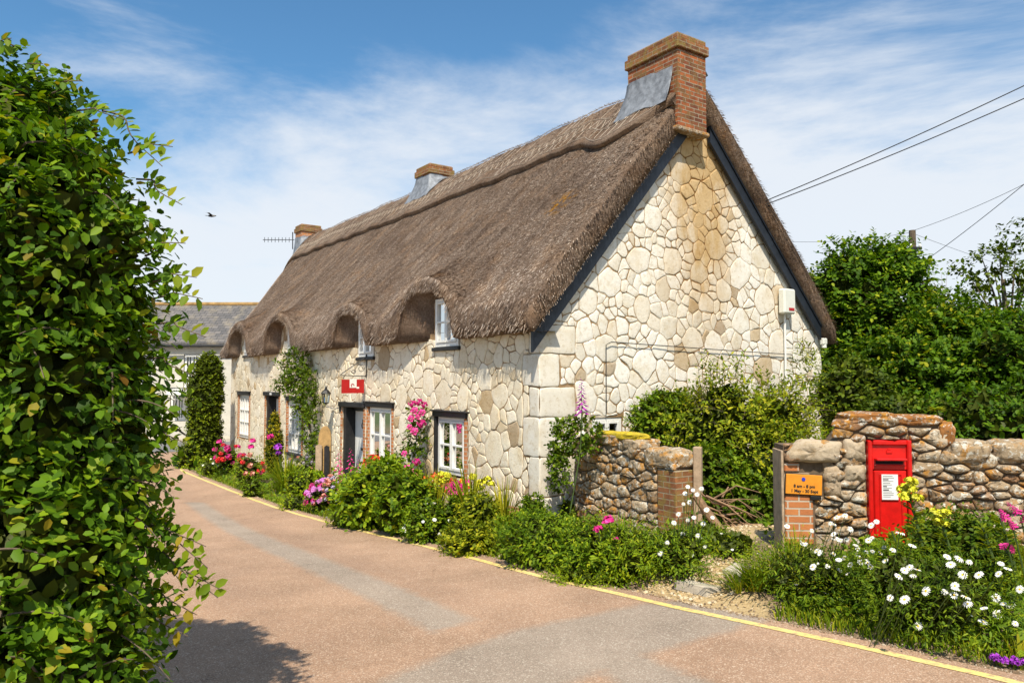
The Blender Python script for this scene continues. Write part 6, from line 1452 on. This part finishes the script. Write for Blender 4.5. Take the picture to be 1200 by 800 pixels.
for (u, v, s_, tx) in [(1178, 606, .12, .9), (1192, 600, .12, .8), (1200, 612, .12, .7), (1188, 616, .10, .9), (1175, 640, .09, 1.1), (1186, 645, .08, 1.1), (1205, 600, .12, .8)]:
    flower(t, 'valerian', at(u, v, 5.7), s_, (0, -tx), 'flower_spike')
mb = MB()
for (u, v) in [(1186, 612), (1196, 606), (1182, 644)]: mb.tube([at(u, v, 5.7), at(u + 14, v + 60, 5.75), (at(u + 20, 700, 6.0)[0], 6.0, 0)], .006, 5)
mb.build('stem', M['stem'], t); spike_leaves((at(1205, 700, 6.2)[0], 6.2, .0), 26, .7, .016, .35, M['blade_dry'], 'strap_leaf', t, lean=(-.5, 0))
# red-leaved tuft bottom right
g = gp(1196, 775); t = thing('russet_plant', 'small tuft of orange and purple leaves at the lower right corner', 'plant', g); spike_leaves(g, 16, .22, .014, .18, M['blade_dry'], 'strap_leaf', t)
for k in range(8): flower(t, 'purple', (g[0] - .1 + random.uniform(-.12, .12), g[1] - .05 + random.uniform(-.06, .06), g[2] + .03), .03)
# grass by the gateway
t = thing('grass_clump', 'fine bright grass clump spilling onto the path left of the orange notice', 'grass', gp(890, 690))
for (u, v, n_, L_) in [(885, 690, 200, .30), (905, 688, 200, .36), (925, 690, 220, .46), (865, 692, 90, .2), (950, 705, 150, .4), (935, 680, 160, .5)]:
    g = gp(u, v); spike_leaves(g, n_, L_, .005, .32, M['blade'], 'blade_tuft', t, bend=.9, lean=(-.3, -.1))
# plant on the wall top
c_ = np.array(at(1098, 480, 7.85)); t = thing('wall_plant', 'small starry leaf rosette on a bent stem growing from the wall top', 'plant', (c_[0] + .02, c_[1], 1.25)); mb = MB(); mb.tube([at(1103, 515, 7.8), at(1105, 500, 7.8), c_], [.007, .006, .005], 5); mb.build('stem', M['stem'], t)
leaves('foliage', [c_] * 26, [(math.cos(k * 2.4), math.sin(k * 2.4), .5 - .03 * k) for k in range(26)], [(0, 0, 1.)] * 26, .10, M['leaf_shrub'], t, SLIM)
bedbush('weeds', 'low straggling weeds on the gravel between the timber post and the orange notice', 'weeds', 862, 655, 34, 16, 150, 6, .12, .05, M['leaf_bright'], 'daisy', 5, .015, depth=.5, tmpl=SLIM)
bedbush('weeds', 'patch of weeds at the foot of the dead branches', 'weeds', 835, 642, 26, 20, 160, 6, .13, .055, M['leaf_bed'], depth=.4, tmpl=SLIM)
# dead branches by the gateway
mb = MB(); rg = random.Random(4)
for k in range(26):
    a = np.array(at(rg.uniform(820, 850), rg.uniform(575, 630), 9.6)); b = a + np.array([rg.uniform(.2, .9), rg.uniform(-.3, .3), rg.uniform(-.35, .15)]); m_ = (a + b) / 2 + np.array([0, 0, rg.uniform(0, .15)]); r_ = rg.uniform(.006, .02)
    mb.tube([a, m_, b], [r_, r_ * .7, r_ * .3], 5)
mb.tube([at(815, 580, 9.5), at(830, 602, 9.5), at(852, 628, 9.4)], [.05, .055, .04], 8)
a = at(840, 600, 9.6); tag(mb.build('dead_branches', M['dead_wood'], org=(a[0], a[1], -.2)), 'heap of cut dead brown branches behind the timber post', 'branches')
# paving slabs, edging stones, loose gravel
def slab(label, pts, th=.03):
    g = [gp(*p) for p in pts]; b = MB(); c = np.mean(g, axis=0); hi = max(q[2] for q in g) + .0 + th
    lo = [(q[0], q[1], hi - th - .05) for q in g]; tp_ = [(c[0] + (q[0] - c[0]) * .97, c[1] + (q[1] - c[1]) * .97, hi) for q in g]; n = len(g)
    b.add(lo + tp_, [tuple(range(n))[::-1], tuple(range(n, 2 * n))] + [(i, (i + 1) % n, n + (i + 1) % n, n + i) for i in range(n)]); tag(b.build('paving_slab', M['slab'], org=(c[0], c[1], c[2])), label, 'paving slab', 'paving slabs at the gateway')
slab('pale slab on the path beside the grass clump', [(846, 672), (862, 665), (884, 670), (868, 680)])
slab('pale broken slab at the mouth of the path by the road', [(790, 692), (812, 686), (846, 691), (828, 700)])
mb = MB(); P = sn(*gp(812, 693)[:2])
V = []; F = []; rg = random.Random(2)
def pebbles(name, pts, mat, label=None, kind='stuff', cat='gravel'):
    mb = MB()
    for (x, y, z, r) in pts:
        a = rg.uniform(0, 3); k = [(r * rg.uniform(.7, 1.2)) for _ in range(6)]
        mb.add([(x + k[i] * math.cos(a + i * 1.047), y + k[i] * math.sin(a + i * 1.047), z - r * .2) for i in range(6)] + [(x + .6 * k[i] * math.cos(a + i * 1.047), y + .6 * k[i] * math.sin(a + i * 1.047), z + r * .55) for i in range(6)], [(i, (i + 1) % 6, 6 + (i + 1) % 6, 6 + i) for i in range(6)] + [(6, 7, 8, 9, 10, 11)])
    return mb.build(name, mat, smooth=False)
pts = []
for _ in range(3000):
    q = rg.random(); k0 = rg.choice([0, 0, 1, 2]); x = PB = None
    A, B = [(W(-4.7, 1.9, 0), W(-3.2, .2, 0)), (W(-3.2, .2, 0), W(-3, -2.4, 0)), (W(-3, -2.4, 0), W(-2.2, -5.5, 0))][k0]
    x = A[0] + (B[0] - A[0]) * q + rg.gauss(0, .28); y = A[1] + (B[1] - A[1]) * q + rg.gauss(0, .18); pts.append((x, y, gz(x, y) + .008, rg.uniform(.007, .022)))
gm, g_nt, g_b = newmat('loose ochre pebbles'); g_nt.links.new(ramp(g_nt, [(0, (.30, .20, .10)), (.5, (.50, .36, .18)), (1, (.68, .58, .42))], island(g_nt)), g_b.inputs['Base Color']); g_b.inputs['Roughness'].default_value = .9
gm2, g_nt, g_b = newmat('brown grit'); g_nt.links.new(ramp(g_nt, [(0, (.14, .09, .05)), (.6, (.28, .19, .11)), (1, (.5, .42, .32))], island(g_nt)), g_b.inputs['Base Color']); g_b.inputs['Roughness'].default_value = .9
tag(pebbles('path_gravel', pts, gm), 'loose ochre gravel on the path through the gateway', 'gravel', kind='stuff')
pts = []
for _ in range(5200):
    s = rg.uniform(-8.6, 13); n = nr(s) - .14 - abs(rg.gauss(0, .13)); x, y, _z = W(s, n, 0); pts.append((x, y, gz(x, y) + .012 if n < nr(s) - .2 else zb(s) + .004, rg.uniform(.003, .012)))
tag(pebbles('verge_gravel', pts, gm2), 'fine grit and small stones washed along the yellow line', 'gravel', kind='stuff')
for k in range(26):
    s = -2.9 + k * .34 + rg.uniform(-.1, .1) if k < 14 else rg.uniform(-8.0, -4.6); 
    n = nr(s) - .30 - rg.uniform(0, .14); x, y, _z = W(s, n, 0); z = gz(x, y); mb = MB(); r = rg.uniform(.05, .10); a = rg.uniform(0, 3)
    mb.add([(x + r * rg.uniform(.7, 1.2) * math.cos(a + i * .785), y + r * .7 * rg.uniform(.7, 1.2) * math.sin(a + i * .785), z - .03) for i in range(8)] + [(x + r * .65 * math.cos(a + i * .785), y + r * .45 * math.sin(a + i * .785), z + r * .45) for i in range(8)], [(i, (i + 1) % 8, 8 + (i + 1) % 8, 8 + i) for i in range(8)] + [tuple(range(8, 16))])
    if k < 14: tag(mb.build('edging_stone', M['pale_rubble'], org=(x, y, z)), 'small pale rough stone lying along the planted road edge', 'stone', 'stones along the road edge')
# grassy fringe along the beds and thin litter of leaves
def fringe(name, n, srange, off, L, label):
    P = np.zeros((n, 3)); V = []; F = []
    for i in range(n):
        s = rng.uniform(*srange); nn = nr(s) - off - abs(rng.normal()) * .22; x, y, _ = W(s, nn, 0)
        if srange[0] < -5 and -5.1 < s < -4.2 and False: continue
        z = gz(x, y); a = rng.uniform(0, 6.28); l = L * rng.uniform(.4, 1.3); w = rng.uniform(.002, .005); dx, dy = math.cos(a) * l * .5, math.sin(a) * l * .5; b = len(V)
        V += [(x - w, y, z - .01), (x + w, y, z - .01), (x + dx * .4 + w, y + dy * .4, z + l * .6), (x + dx * .4 - w, y + dy * .4, z + l * .6), (x + dx, y + dy, z + l * .8)]
        F += [(b, b + 1, b + 2, b + 3), (b + 3, b + 2, b + 4, b + 4)]
    F = [f if f[2] != f[3] else f[:3] for f in F]
    tag(mk(name, V, F, M['blade']), label, 'grass', kind='stuff')
fringe('verge_grass', 5200, (-3.6, 13.5), .26, .12, 'short grass and weeds edging the long flower bed')
fringe('verge_grass', 2600, (-9, -5.3), .34, .14, 'short grass and weeds edging the daisy bed')
# garden ground cover inside the long bed so no bare soil gapes
P = []; 
for _ in range(9000):
    s = rng.uniform(-2.6, 16); nn = rng.uniform(.1, nr(s) - .3)
    x, y, _z = W(s, nn, 0); P.append((x, y, gz(x, y) + rng.uniform(0, .10)))
P = np.array(P); n = len(P); o = leaves('ground_cover', P, rng.normal(size=(n, 3)) * [1, 1, .4] + [0, 0, .3], rng.normal(size=(n, 3)) * .4 + [0, -.3, 1], rng.uniform(.04, .10, n), M['leaf_bed'], None, LEAF, LEAFF); tag(o, 'low leafy ground cover across the long flower bed', 'ground cover', kind='stuff')
P = []
for _ in range(8000):
    s = rng.uniform(-9, -4.9); nn = rng.uniform(-.6, nr(s) - .45)
    x, y, _z = W(s, nn, 0)
    if y < 7.7 and x > 2.3: P.append((x, y, gz(x, y) + rng.uniform(0, .14)))
for _ in range(7000):
    x = rng.uniform(2.6, 12); y = rng.uniform(8.3, 17)
    if x / y > .33: P.append((x, y, gz(x, y) + rng.uniform(0, .12)))
P = np.array(P); n = len(P); o = leaves('ground_cover', P, rng.normal(size=(n, 3)) * [1, 1, .4] + [0, 0, .3], rng.normal(size=(n, 3)) * .4 + [0, -.3, 1], rng.uniform(.04, .09, n), M['leaf_bed'], None, LEAF, LEAFF); tag(o, 'low leafy ground cover around the letter box wall and behind it', 'ground cover', kind='stuff')
